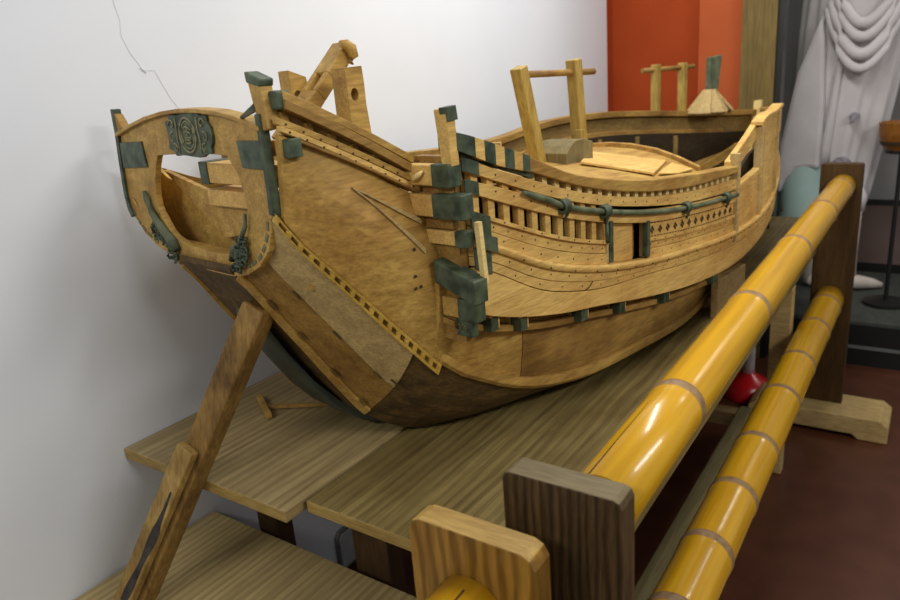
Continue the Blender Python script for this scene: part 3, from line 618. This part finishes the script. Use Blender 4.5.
# hold floor and stem
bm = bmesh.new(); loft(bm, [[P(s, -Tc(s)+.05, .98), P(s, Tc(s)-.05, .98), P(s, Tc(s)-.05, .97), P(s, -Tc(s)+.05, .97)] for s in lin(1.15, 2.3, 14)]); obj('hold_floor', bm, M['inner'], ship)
bm = bmesh.new(); loft(bm, [[P(s-.02, -.016, z), P(s+.02, -.010, z), P(s+.02, .010, z), P(s-.02, .016, z)] for s, z in ((2.45, 1.0), (2.56, 1.06), (2.61, 1.14), (2.62, 1.262))]); obj('stem_post', bm, M['bright'], ship, .002)
bm = bmesh.new(); tube(bm, [side(1.80, Tc(1.8)-.004, U(1.8)+.002, 1), side(1.81, Tc(1.8)-.004, U(1.8)-.018, 1)], .009, 8); obj('hanging_bolt', bm, M['black'], ship)

# --- starboard stern beams stacked outside the quarter (green ends)
def stack_beam(t0, t1, z0, z1, g, s0=.235, s1=.275, mat=M['pale'], pal=None, slant=0, name='through_beam'):
    bm = bmesh.new(); hexa(bm, [P(s0, t0, z0), P(s0, t1, z0-slant), P(s1, t1, z0-slant), P(s1, t0, z0)], [P(s0, t0, z1), P(s0, t1, z1-slant), P(s1, t1, z1-slant), P(s1, t0, z1)])
    o = obj(name, bm, mat, ship, .0025)
    f = (t1-g-t0)/(t1-t0); zz0 = z0-slant*f; zz1 = z1-slant*f; e = .0018
    bm = bmesh.new(); hexa(bm, [P(s0-e, t1-g, zz0-e), P(s0-e, t1+e, z0-slant-e), P(s1+e, t1+e, z0-slant-e), P(s1+e, t1-g, zz0-e)], [P(s0-e, t1-g, zz1+e), P(s0-e, t1+e, z1-slant+e), P(s1+e, t1+e, z1-slant+e), P(s1+e, t1-g, zz1+e)])
    obj('green_end', bm, M['green'], o, .002); return o
stack_beam(.262, .366, 1.284, 1.319, .040, s1=.262)
stack_beam(.246, .388, 1.231, 1.269, .066, s1=.262)
stack_beam(.276, .378, 1.180, 1.205, .024, s0=.25, s1=.268)
stack_beam(.308, .400, 1.116, 1.154, .0905, slant=.030, s0=.238, s1=.27)
stack_beam(.312, .392, 1.050, 1.086, .042, s0=.248, s1=.27, mat=M['honey'])
stack_beam(.330, .368, 1.014, 1.042, .037, s0=.262, s1=.275, mat=M['honey_dark'])
# port ends mirrored
for (t0, t1, z0, z1) in ((.262, .376, 1.284, 1.319), (.248, .402, 1.231, 1.269), (.278, .385, 1.178, 1.205)):
    bm = bmesh.new(); a = side(.25, t0, z0, -1).y; b = min(.36, side(.25, t1, z0, -1).y); box(bm, .235, .275, min(a, b), max(a, b), z0-ZT, z1-ZT); obj('through_beam', bm, M['pale'], ship, .002)
# recess timber behind the stacked beams
bm = bmesh.new(); hexa(bm, [P(.262, .262, 1.0), P(.262, .352, 1.0), P(.282, .352, 1.0), P(.282, .262, 1.0)], [P(.262, .262, 1.33), P(.262, .352, 1.33), P(.282, .352, 1.33), P(.282, .262, 1.33)]); obj('side_bulkhead', bm, M['honey_dark'], ship)
bm = bmesh.new(); beam(bm, P(.268, .392, 1.222), P(.272, .396, 1.115), .010, .010, (1, 0, 0)); obj('thin_stanchion', bm, M['bright'], ship)
bm = bmesh.new(); box(bm, .252, .263, -.350, -.285, 1.208-ZT, 1.284-ZT); obj('spacer_board', bm, M['honey_dark'], ship, .001)
bm = bmesh.new()
for c in (.336, .350): tube(bm, [P(.2595, c+.006*math.cos(a), 1.028+.007*math.sin(a)) for a in lin(0, 2*PI, 11)], .0016, 6)
obj('carved_rings', bm, M['greenrelief'], ship)
# cleat on the first beam and post standing on it
bm = bmesh.new(); tube(bm, [P(.231, .282, 1.293), P(.228, .292, 1.297), P(.228, .302, 1.303), P(.231, .31, 1.309)], [.002, .005, .005, .002], 6); obj('beam_cleat', bm, M['bright'], ship, smooth=True)
bm = bmesh.new(); beam(bm, P(.250, .358, 1.316), P(.245, .356, 1.408), .022, .020, (1, 0, 0), w1=.028); o = obj('bulwark_post', bm, M['pale'], ship, .002)
bm = bmesh.new(); beam(bm, P(.248, .364, 1.388), P(.246, .363, 1.411), .018, .023, (1, 0, 0)); obj('post_cap', bm, M['green'], o, .001)

# --- decks
def dz(s, t):
    k = min(1, max(0, (s-.4)/.5)); return min(Rtop(min(s, 1.3))-.005, 1.262)+.048*k*(1-min(1, (t/.36)**2))
bm = bmesh.new(); secs = []
for s in lin(.275, 1.22, 24):
    W_ = (Tc(s)-.034) if s > .27 else .225; row = []
    sh = .05 if s > .27 else .03
    for u in lin(-1, 1, 9): row.append(P(s+(.14*(1-u*u) if s > 1.0 else 0)*(s-1.0)/.22, u*W_, dz(s, u*W_)))
    secs.append(row+[p-Vector((0, 0, .012)) for p in row[::-1]])
loft(bm, secs); obj('deck', bm, M['honey'], ship)
bm = bmesh.new(); path = [(1.21, .355), (1.26, .27), (1.31, .18), (1.345, .08), (1.36, 0), (1.345, -.1), (1.31, -.2), (1.22, -.34)]
loft(bm, [[P(s, t, dz(1.2, t)-.03), P(s+.016, t, dz(1.2, t)-.03), P(s+.016, t, dz(1.2, t)+.012), P(s, t, dz(1.2, t)+.012)] for s, t in path]); obj('hold_coaming', bm, M['honey'], ship, .002)
def panel(pts, th, mat, name='hatch_panel', lift=.004):
    bm = bmesh.new(); a = [P(s, t, dz(s, t)+lift) for s, t in pts]; hexa(bm, a, [p+Vector((0, 0, th)) for p in a]); return obj(name, bm, mat, ship, .001)
panel([(.885, .20), (1.14, .07), (1.20, .27), (.98, .345)], .006, M['pale'])
panel([(1.0, .345), (1.20, .285), (1.19, .35), (1.08, .362)], .004, M['pale'])
panel([(.55, -.28), (.85, -.30), (.85, -.05), (.55, -.02)], .005, M['greybox'])
# mast partner box and its two posts with a cross bar
bm = bmesh.new(); secs = [[P(s, t, dz(.9, .1)-.01), P(s, t+.10, dz(.9, .1)-.01), P(s, t+.10, dz(.9, .1)+h), P(s, t, dz(.9, .1)+h)] for s, t, h in ((.865, .075, .020), (.89, .07, .036), (.92, .065, .046), (.96, .065, .046), (1.0, .065, .036))]
loft(bm, secs); obj('mast_box', bm, M['greybox'], ship, .002)
def gallows(pa0, pa1, pb0, pb1, wd, c0, c1, r):
    g = None
    for p0, p1 in ((pa0, pa1), (pb0, pb1)):
        bm = bmesh.new(); beam(bm, P(*p0), P(*p1), wd, wd*1.05, (1, 0, 0), w1=wd*1.0); o = obj('gallows_post', bm, M['yellow_post'], ship, .003); g = g or o
    bm = bmesh.new(); tube(bm, [P(*c0), P(*c1)], r, 10); obj('gallows_bar', bm, M['honey_dark'], ship, smooth=True)
gallows((.86, .10, 1.20), (.785, .10, 1.466), (1.045, .10, 1.20), (1.02, .10, 1.476), .031, (.80, .10, 1.449), (1.115, .10, 1.442), .0085)
gallows((2.145, -.242, 1.262), (2.145, -.242, 1.445), (2.275, -.19, 1.25), (2.275, -.19, 1.443), .030, (2.08, -.268, 1.425), (2.33, -.168, 1.425), .010)
bm = bmesh.new(); beam(bm, P(1.005, .115, 1.2), P(1.01, .12, 1.30), .02, .02, (1, 0, 0)); obj('post_wedge', bm, M['yellow_post'], ship, .001)
bm = bmesh.new(); hexa(bm, [P(2.36, -.13, 1.25), P(2.41, -.12, 1.25), P(2.41, -.10, 1.25), P(2.36, -.11, 1.25)], [P(2.385, -.14, 1.455), P(2.455, -.12, 1.462), P(2.455, -.10, 1.462), P(2.385, -.12, 1.455)]); obj('anchor_blade', bm, M['green_lt'], ship, .003)
bm = bmesh.new()
for k in range(9):
    a = 2*PI*k/9; beam(bm, P(2.38+.015*math.cos(a), -.12+.015*math.sin(a), 1.325), P(2.38+.12*math.cos(a), -.12+.07*math.sin(a), 1.235), .025, .014, w1=.06)
obj('bow_thatch', bm, M['greyed'], ship, .003)
for s, t in ((1.62, .30), (1.75, -.30)):
    pass
# --- aft bitts and slanted arm
def bitt(s0, s1, sb0, sb1, t0, t1, z0, z1a, z1b, hs, hz, hr, name='bitt'):
    # plank standing fore and aft, hole bored athwartships; s at the foot sb0..sb1, at the head s0..s1
    bm = bmesh.new(); nseg = 24; hw = (s1-s0)/2-.001
    cxs = (s0+s1)/2; ringo = []; ringi = []
    for k in range(nseg):
        a = 2*PI*k/nseg; c_, s_ = math.cos(a), math.sin(a); m_ = max(abs(c_), abs(s_))
        ringo.append((cxs+(hw+.001)*c_/m_, hz+hw*s_/m_)); ringi.append((hs+hr*c_, hz+hr*1.3*s_))
    lay = [[bm.verts.new(P(q[0], t, q[1])) for q in rg] for rg, t in ((ringo, t0), (ringo, t1), (ringi, t1), (ringi, t0))]
    for a, b in zip(lay, lay[1:]+lay[:1]):
        for i in range(nseg): bm.faces.new((a[i], a[(i+1) % nseg], b[(i+1) % nseg], b[i]))
    def q(a, b, za, zb): return [P(a, t0, za), P(b, t0, zb), P(b, t1, zb), P(a, t1, za)]
    hexa(bm, q(sb0, sb1, z0, z0), q(s0, s1, hz-hw, hz-hw)); hexa(bm, q(s0, s1, hz+hw, hz+hw), q(s0-.001, s1-.002, z1a, z1b))
    return obj(name, bm, M['honey'], ship)
bitt(.247, .288, .240, .300, -.085, -.05, 1.18, 1.493, 1.479, .262, 1.442, .010)
bitt(.248, .289, .250, .312, .080, .12, 1.18, 1.486, 1.488, .264, 1.439, .009)
bm = bmesh.new(); box(bm, .235, .305, -.24, .24, 1.15-ZT, 1.18-ZT); obj('bitt_beam', bm, M['honey_dark'], ship, .002)
# arm with a square slot: four bars
bm = bmesh.new()
A0, A1 = P(.20, -.0, 1.385), P(.352, .0, 1.528); d = (A1-A0); dn_ = d.normalized(); sdv = Vector((0, 1, 0))
L_ = d.length; upv = dn_.cross(sdv).normalized()
def seg(f0, f1, y0, y1, hh=.046): 
    p0 = A0+dn_*(L_*f0)+sdv*((y0+y1)/2); p1 = A0+dn_*(L_*f1)+sdv*((y0+y1)/2); beam(bm, p0, p1, abs(y1-y0), hh, upv)
seg(-.15, .40, -.024, .024, .03); seg(.62, 1, -.024, .024, .03); seg(.40, .62, -.024, -.011, .03); seg(.40, .62, .011, .024, .03)
obj('slotted_arm', bm, M['honey'], ship, .002)
bm = bmesh.new(); tube(bm, [A1+Vector((-.035, -.030, .006)), A1+Vector((-.022, -.032, .004)), A1+Vector((-.012, -.034, -.004)), A1+Vector((-.010, -.036, -.018)), A1+Vector((-.018, -.037, -.032))], [.006, .010, .012, .010, .005], 14); obj('arm_knob', bm, M['honey'], ship, smooth=True)
bm = bmesh.new(); tube(bm, [P(.262, .03, 1.36), P(.262, .045, 1.395), P(.262, .075, 1.395), P(.262, .085, 1.35)], .014, 8); obj('bitt_arch', bm, M['honey'], ship, smooth=True)
# aft deck house edge seen behind the first beam
bm = bmesh.new(); beam(bm, P(.30, .18, 1.322), P(.40, .345, 1.330), .02, .016); obj('aft_edge_rail', bm, M['honey'], ship, .002)

# ------------------------------------------------------------------ tables
def board(name, x0, x1, y0, y1, z0, z1, mat, parent, bev=.003, endm=None):
    bm = bmesh.new(); box(bm, x0, x1, y0, y1, z0, z1)
    if endm:
        for f in bm.faces:
            f.normal_update()
        bmesh.ops.recalc_face_normals(bm, faces=bm.faces)
        for f in bm.faces:
            if abs(f.normal.x) > .9: f.material_index = 1
        return obj(name, bm, [mat, endm], parent, bev)
    return obj(name, bm, mat, parent, bev)
tl = thing('wooden_table', 'left pine table board against the white wall, under the port side of the ship model', 'table', (.7, 1.18, 0), group=None)
def rel_(root, name, x0, x1, y0, y1, z0, z1, mat, **k):
    c = root.location; return board(name, x0-c.x, x1-c.x, y0-c.y, y1-c.y, z0-c.z, z1-c.z, mat, root, **k)
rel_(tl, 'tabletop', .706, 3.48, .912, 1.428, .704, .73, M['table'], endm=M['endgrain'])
for x, y in ((.93, 1.275), (1.6, 1.38), (3.38, .985), (3.38, 1.33)): rel_(tl, 'leg', x, x+.05, y-.035, y+.035, 0, .703, M['table_edge'])
tr = thing('wooden_table', 'right pine table board beside the bamboo barrier, under the starboard side of the ship model', 'table', (.75, .62, 0))
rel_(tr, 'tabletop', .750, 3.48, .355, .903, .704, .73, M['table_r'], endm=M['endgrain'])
for x in (.93, 3.38): rel_(tr, 'leg', x, x+.05, .885 if x < 2 else .80, .985 if x < 2 else .88, 0, .703, M['table_edge'])
rel_(tr, 'leg', 2.45, 2.50, .335+.02, .42, 0, .703, M['foot'])
rel_(tr, 'leg', 3.38, 3.43, .37, .42, 0, .703, M['table_edge'])
lt = thing('low_table', 'low pine table in front of the two ship tables, under the slanting prop', 'table', (.5, 1.0, 0))
rel_(lt, 'tabletop', -.1, .889, .62, 1.425, .44, .46, M['lowtable'], endm=M['endgrain'])
for x in (-.05, .70):
    for y in (.68, 1.34): rel_(lt, 'leg', x, x+.05, y, y+.05, 0, .439, M['table_edge'])
# support block below the bow
bmx = bmesh.new(); box(bmx, -.10, .10, -.011, .011, 0, .118); bow_blk = obj('support_board', bmx, M['foot'], None, .002); bow_blk.location = (2.09, .478, .7305); bow_blk.rotation_euler = (0, 0, RZ)
tag(bow_blk, 'upright pale board standing on the right table under the forward side of the ship model', 'support board')
# ------------------------------------------------------------------ prop holding up the stern
prop = thing('slanting_prop', 'slanting squared timber prop under the raised stern of the ship model', 'prop', (.60, 1.30, .46))
def W3(x, y, z): return Vector((x-.60, y-1.30, z-.46))
def ship_w(s, t, z): c, s_ = math.cos(RZ), math.sin(RZ); v = P(s, t, z); return Vector((.76+c*v.x-s_*v.y, 1.05+s_*v.x+c*v.y, ZT+v.z))
topp = ship_w(.046, .046, 1.085); bot = Vector((.590, 1.275, .478))
bm = bmesh.new(); beam(bm, bot-Vector((.6, 1.3, .46)), topp-Vector((.6, 1.3, .46)), .050, .050, (1, 0.15, 0)); obj('post', bm, M['strut'], prop, .005)
dd = (topp-bot); nrm = Vector((-.93, -.06, 0)); nrm = (nrm-dd.normalized()*nrm.dot(dd.normalized())).normalized()
sd0 = Vector((-.56, .825, 0)); c0 = bot+nrm*.033-Vector((.6, 1.3, .46)); c1 = bot+dd*.56+nrm*.033-Vector((.6, 1.3, .46))
bm = bmesh.new(); beam(bm, c0+Vector((0, 0, .005))+sd0*.006, c1+sd0*.006, .042, .02, nrm); obj('cleat', bm, M['strut_cleat'], prop, .003)
sdir = dd.normalized().cross(nrm).normalized()
m0 = bot-Vector((.6, 1.3, .46)); bm = bmesh.new(); rows = []
for k in range(13):
    f = .02+.40*k/12; wv = (.008+.002*math.sin(k*1.1))*(1 if k < 9 else (13-k)/5); c = m0+dd*f+nrm*.0465+sdir*(.010*math.sin(f*5)-.004)
    rows.append([c-sdir*wv, c+sdir*wv, c+sdir*wv-nrm*.002, c-sdir*wv-nrm*.002])
loft(bm, rows); obj('burn_mark', bm, M['scorch'], prop)
# ------------------------------------------------------------------ small stick clamp on the table
st = thing('wooden_mallet', 'small broken wooden mallet lying on the left table board under the stern', 'mallet', (.98, 1.27, .731))
bm = bmesh.new(); beam(bm, (.035, .062, .008), (-.028, -.045, .008), .014, .014); obj('head', bm, M['honey'], st, .002)
bm = bmesh.new(); beam(bm, (.006, .0, .008), (.085, -.13, .006), .009, .009); obj('handle', bm, M['honey_dark'], st, .001)

# ------------------------------------------------------------------ bamboo barrier
def bamboo(name, x0, x1, r, nodes, label, loc, cracks=()):
    root = thing(name, label, 'bamboo pole', loc)
    bm = bmesh.new(); prof = []
    xs = sorted(set([x0, x1]+[n+d for n in nodes for d in (-.035, -.012, -.006, -.002, .002, .006, .012, .035) if x0 < n+d < x1]))
    for x in xs:
        rr = r
        for nd in nodes:
            dd_ = abs(x-nd)
            if dd_ < .0021: rr = r*.965
            elif dd_ < .0065: rr = r*1.035
            elif dd_ < .013: rr = r*1.015
        prof.append((x, rr))
    nseg = 40
    loft(bm, [[Vector((x, rr*math.cos(2*PI*k/nseg), rr*math.sin(2*PI*k/nseg))) for k in range(nseg)] for x, rr in prof])
    obj('cane', bm, M['bamboo'], root, smooth=True)
    for nd in nodes:
        bm = bmesh.new(); q = [(nd-.012, r*1.006), (nd-.007, r*1.035), (nd-.001, r*1.02), (nd+.001, r*1.02), (nd+.009, r*1.045), (nd+.016, r*1.006)]
        if nd-.012 > x0 and nd+.016 < x1:
            loft(bm, [[Vector((x, rr*math.cos(2*PI*k/nseg), rr*math.sin(2*PI*k/nseg))) for k in range(nseg)] for x, rr in q]); obj('node_ring', bm, M['node'], root, smooth=True)
    for (a, b, ang) in cracks:
        bm = bmesh.new(); n_ = 10; rows = []
        for i in range(n_+1):
            x = a+(b-a)*i/n_; w_ = .0012*(1-i/n_)+.0002; an = ang+.006*math.sin(i)
            f = lambda A, R: Vector((x, R*math.cos(A), R*math.sin(A)))
            rows.append([f(an-w_/r, r*1.0015), f(an+w_/r, r*1.0015), f(an+w_/r, r*.99), f(an-w_/r, r*.99)])
        loft(bm, rows); obj('split', bm, M['crack'], root)
    return root
up = bamboo('bamboo_pole', -.001, 2.226, .0425, [.283, .752, 1.25, 1.72, 2.12], 'upper thick golden bamboo pole of the barrier beside the ship tables', (.697, .297, .940), cracks=[(.0, .22, 1.18)])
up.rotation_euler = (0, -.028/2.23, -.014/2.23)
lo = bamboo('bamboo_pole', .127, 2.359, .051, [.20, .42, .62, .83, 1.06, 1.36, 1.63, 1.95, 2.23], 'lower golden bamboo pole with closely spaced joints, nearer the floor', (.57, .295, .53))
fp = bamboo('bamboo_pole', -1.0, 0, .050, [-.35], 'short stretch of bamboo pole at the bottom edge, fixed to the orange pine post', (.567, .412, .832), cracks=[(-.02, -.3, 1.7)])
def post(name, label, x0, x1, y0, y1, z1, mat, top, ch):
    root = thing(name, label, 'post', ((x0+x1)/2, (y0+y1)/2, 0))
    w_ = (y1-y0)/2; d_ = (x1-x0)/2; bm = bmesh.new()
    prof = [(-w_, 0), (w_, 0), (w_, z1-ch), (w_-ch*.35, z1-ch*.3), (w_-ch, z1), (-w_+ch, z1), (-w_+ch*.35, z1-ch*.3), (-w_, z1-ch)]
    prism(bm, prof, lambda y, z: Vector((-d_, y, z)), lambda y, z: Vector((d_, y, z)))
    bmesh.ops.recalc_face_normals(bm, faces=bm.faces)
    for f in bm.faces:
        if f.normal.z > .6: f.material_index = 1
    obj('upright', bm, [mat, top], root, .002)
    return root
dp = post('barrier_post', 'dark brown post at the near end of the thick upper bamboo pole', .655, .695, .254, .412, .981, M['darkpost'], M['darktop'], .011)
lp = post('barrier_post', 'orange pine post with rounded corners in the foreground, left of the dark post', .568, .605, .322, .500, .940, M['lightpost'], M['lighttop'], .018)
fr = post('barrier_post', 'tall reddish brown post at the far end of the bamboo barrier', 2.93, 2.972, .222, .361, 1.047, M['brownpost'], M['brownpost'], .008)
for rt_, x0 in ((dp, .0),):
    bm = bmesh.new(); box(bm, -.05, .05, -.2, .2, 0, .07); 
    bm.free()
bm = bmesh.new()   # foot of the far post
fo = [(-.30, 0), (-.20, 0), (-.18, .018), (.10, .018), (.12, 0), (.20, 0), (.20, .07), (.17, .095), (-.27, .095), (-.30, .07)]
prism(bm, [(y, z) for y, z in fo], lambda y, z: Vector((-.10, y, z)), lambda y, z: Vector((.10, y, z)))
foot = obj('foot', bm, M['foot'], fr, .006); foot.location = (-.02, .06, 0)
# ------------------------------------------------------------------ low bench under the table edge
bn = thing('low_bench', 'narrow greyish wooden bench on the floor behind the lower bamboo pole', 'bench', (1.6, .45, 0))
rel_(bn, 'bench_top', .75, 2.44, .395, .50, .232, .25, M['bench'])
rel_(bn, 'cross_bar', 2.38, 2.43, .502, .76, .19, .245, M['foot'])
for x in (.85, 2.30): rel_(bn, 'leg', x, x+.04, .405, .478, 0, .231, M['bench'])
# ------------------------------------------------------------------ red object on the floor
rd = thing('stand_base', 'red plastic stand base with a white stem on the floor behind the bamboo poles', 'stand', (3.06, .60, 0))
bm = bmesh.new(); lathe(bm, [(.092, 0), (.102, .006), (.104, .035), (.098, .060), (.075, .085), (.045, .100), (.026, .115)], 32); obj('base', bm, M['redplastic'], rd, .001, smooth=True)
bm = bmesh.new(); lathe(bm, [(.024, .115), (.024, .24), (.018, .245), (.018, .30)], 24, (-.0, -.0, 0)); obj('stem', bm, M['whiteplastic'], rd, smooth=True)
# ------------------------------------------------------------------ socket plate on wall
bm = bmesh.new(); q = [(-.035, -.07), (.035, -.07), (.042, -.062), (.042, .05), (.028, .07), (-.028, .07), (-.042, .05), (-.042, -.062)]
so = thing('wall_plate', 'grey wall plate low on the white wall beneath the tables', 'wall plate', (1.315, 1.4295, .07))
prism(bm, q, lambda x, z: Vector((x, -.014, z)), lambda x, z: Vector((x, 0, z))); obj('plate', bm, M['platerim'], so, .003)
bm = bmesh.new(); prism(bm, [(x*.82, z*.85) for x, z in q], lambda x, z: Vector((x, -.017, z)), lambda x, z: Vector((x, -.013, z))); obj('cover', bm, M['plate'], so, .002)

# ------------------------------------------------------------------ robed mannequin in the case
rb = thing('robed_mannequin', 'mannequin in a long draped white robe standing in the display case at the right', 'mannequin', (4.12, .40, .216))
bm = bmesh.new(); secs = []; nseg = 96
prof = [(.66, .205, .14), (.75, .205, .145), (.9, .21, .15), (1.05, .215, .15), (1.2, .22, .15), (1.35, .225, .145), (1.5, .23, .14), (1.7, .22, .14), (1.85, .18, .12)]
for z, ay, ax_ in prof:
    row = []; cyo = .10-.08*min(1, (z-.66)/.75)
    for k in range(nseg):
        a = 2*PI*k/nseg; f = 1+.07*math.sin(9*a+z*1.5)*(1.9-z)+.035*math.sin(19*a-z*2)
        row.append(Vector((ax_*f*math.cos(a), cyo+ay*f*math.sin(a), z-.216+.03*math.sin(3*a)*(z < .7))))
    secs.append(row)
loft(bm, secs); obj('robe', bm, M['robe'], rb, smooth=True)
def drape(z, r, dip, w_, rad):
    bm = bmesh.new(); tube(bm, [Vector((-.17-.045*math.cos(u*PI/2), .02+w_*u-.07, z-.216-dip*(1-u*u))) for u in lin(-1, 1, 15)], [rad*(.6+.4*math.cos(u*PI/2)) for u in lin(-1, 1, 15)], 10); obj('swag_fold', bm, M['robe'], rb, smooth=True)
drape(1.72, .2, .17, .12, .026); drape(1.69, .2, .20, .135, .024); drape(1.66, .2, .245, .15, .028); drape(1.63, .2, .28, .165, .022)
for y, z0, z1 in ((.13, 1.6, .62), (.03, 1.5, .9), (.19, 1.4, .66)):
    bm = bmesh.new(); tube(bm, [Vector((-.15-.01*math.sin(u*5), y*(1-.0*u)+.05*u*(1 if y > 0 else -1), z0+(z1-z0)*u-.216)) for u in lin(0, 1, 9)], [.010+.018*u for u in lin(0, 1, 9)], 10); obj('robe_fold', bm, M['robe'], rb, smooth=True)
# sleeve hanging towards the ship
bm = bmesh.new(); sl = [(.16, 1.60), (.25, 1.35), (.31, 1.0), (.325, .84), (.30, .75), (.27, .83), (.23, .88), (.17, .89), (.12, .88), (.12, 1.2), (.14, 1.5)]
prism(bm, sl, lambda y, z: Vector((-.20, y-.03, z-.216)), lambda y, z: Vector((-.06, y-.03, z-.216))); obj('sleeve', bm, M['robe'], rb, .02, smooth=True)
bm = bmesh.new(); lathe(bm, [(.10, .0), (.11, .2), (.105, .62), (.06, .68)], 24, (-.09, .17, .22)); obj('under_robe', bm, M['cyan'], rb, smooth=True)
for (y, z, r) in ((.0, .90, .040), (-.04, 1.13, .020)):
    bm = bmesh.new(); loft(bm, [[Vector((xx, y+r*math.cos(k*PI/10), z-.216+r*math.sin(k*PI/10))) for k in range(20)] for xx in (-.200 if r < .03 else -.178, -.12)]); obj('crest_print', bm, M['print'], rb)
bm = bmesh.new(); tube(bm, [Vector((-.13, -.085, .80-.216)), Vector((-.14, -.10, .74-.216)), Vector((-.14, -.105, .67-.216))], [.012, .026, .014], 10); obj('robe_hem_tail', bm, M['robe'], rb, smooth=True)
for yy in (-.10, .10):
    bm = bmesh.new(); tube(bm, [Vector((.0, yy+.05, .05)), Vector((.0, yy+.02, .045)), Vector((.02, yy-.02, .04)), Vector((.05, yy-.07, .030)), Vector((.07, yy-.115, .02))], [.025, .040, .036, .028, .014], 12)
    tube(bm, [Vector((.0, yy+.035, .04)), Vector((0, yy+.04, .2)), Vector((0, yy+.05, .47))], [.035, .035, .05], 12)
    obj('leg', bm, M['skin'], rb, smooth=True)
# bucket on a tall stand at the right edge
sd_ = thing('display_stand', 'dark thin display stand at the right edge carrying the orange bucket', 'stand', (3.93, .15, .216))
bm = bmesh.new(); lathe(bm, [(.10, 0), (.10, .015), (.010, .02), (.010, .735), (.07, .745), (.07, .76)], 24); obj('stand_body', bm, M['black'], sd_, smooth=False)
bk = thing('wooden_bucket', 'orange brown wooden bucket with dark hoop at the right edge', 'bucket', (3.93, .15, .977))
bm = bmesh.new(); lathe(bm, [(.070, 0), (.085, .02), (.10, .07), (.105, .125), (.095, .125), (.09, .09), (.05, .08)], 32); obj('body', bm, M['pot'], bk, smooth=False)
bm = bmesh.new(); lathe(bm, [(.0865, .022), (.091, .024), (.094, .040), (.0915, .042)], 32); obj('hoop', bm, M['potdark'], bk)
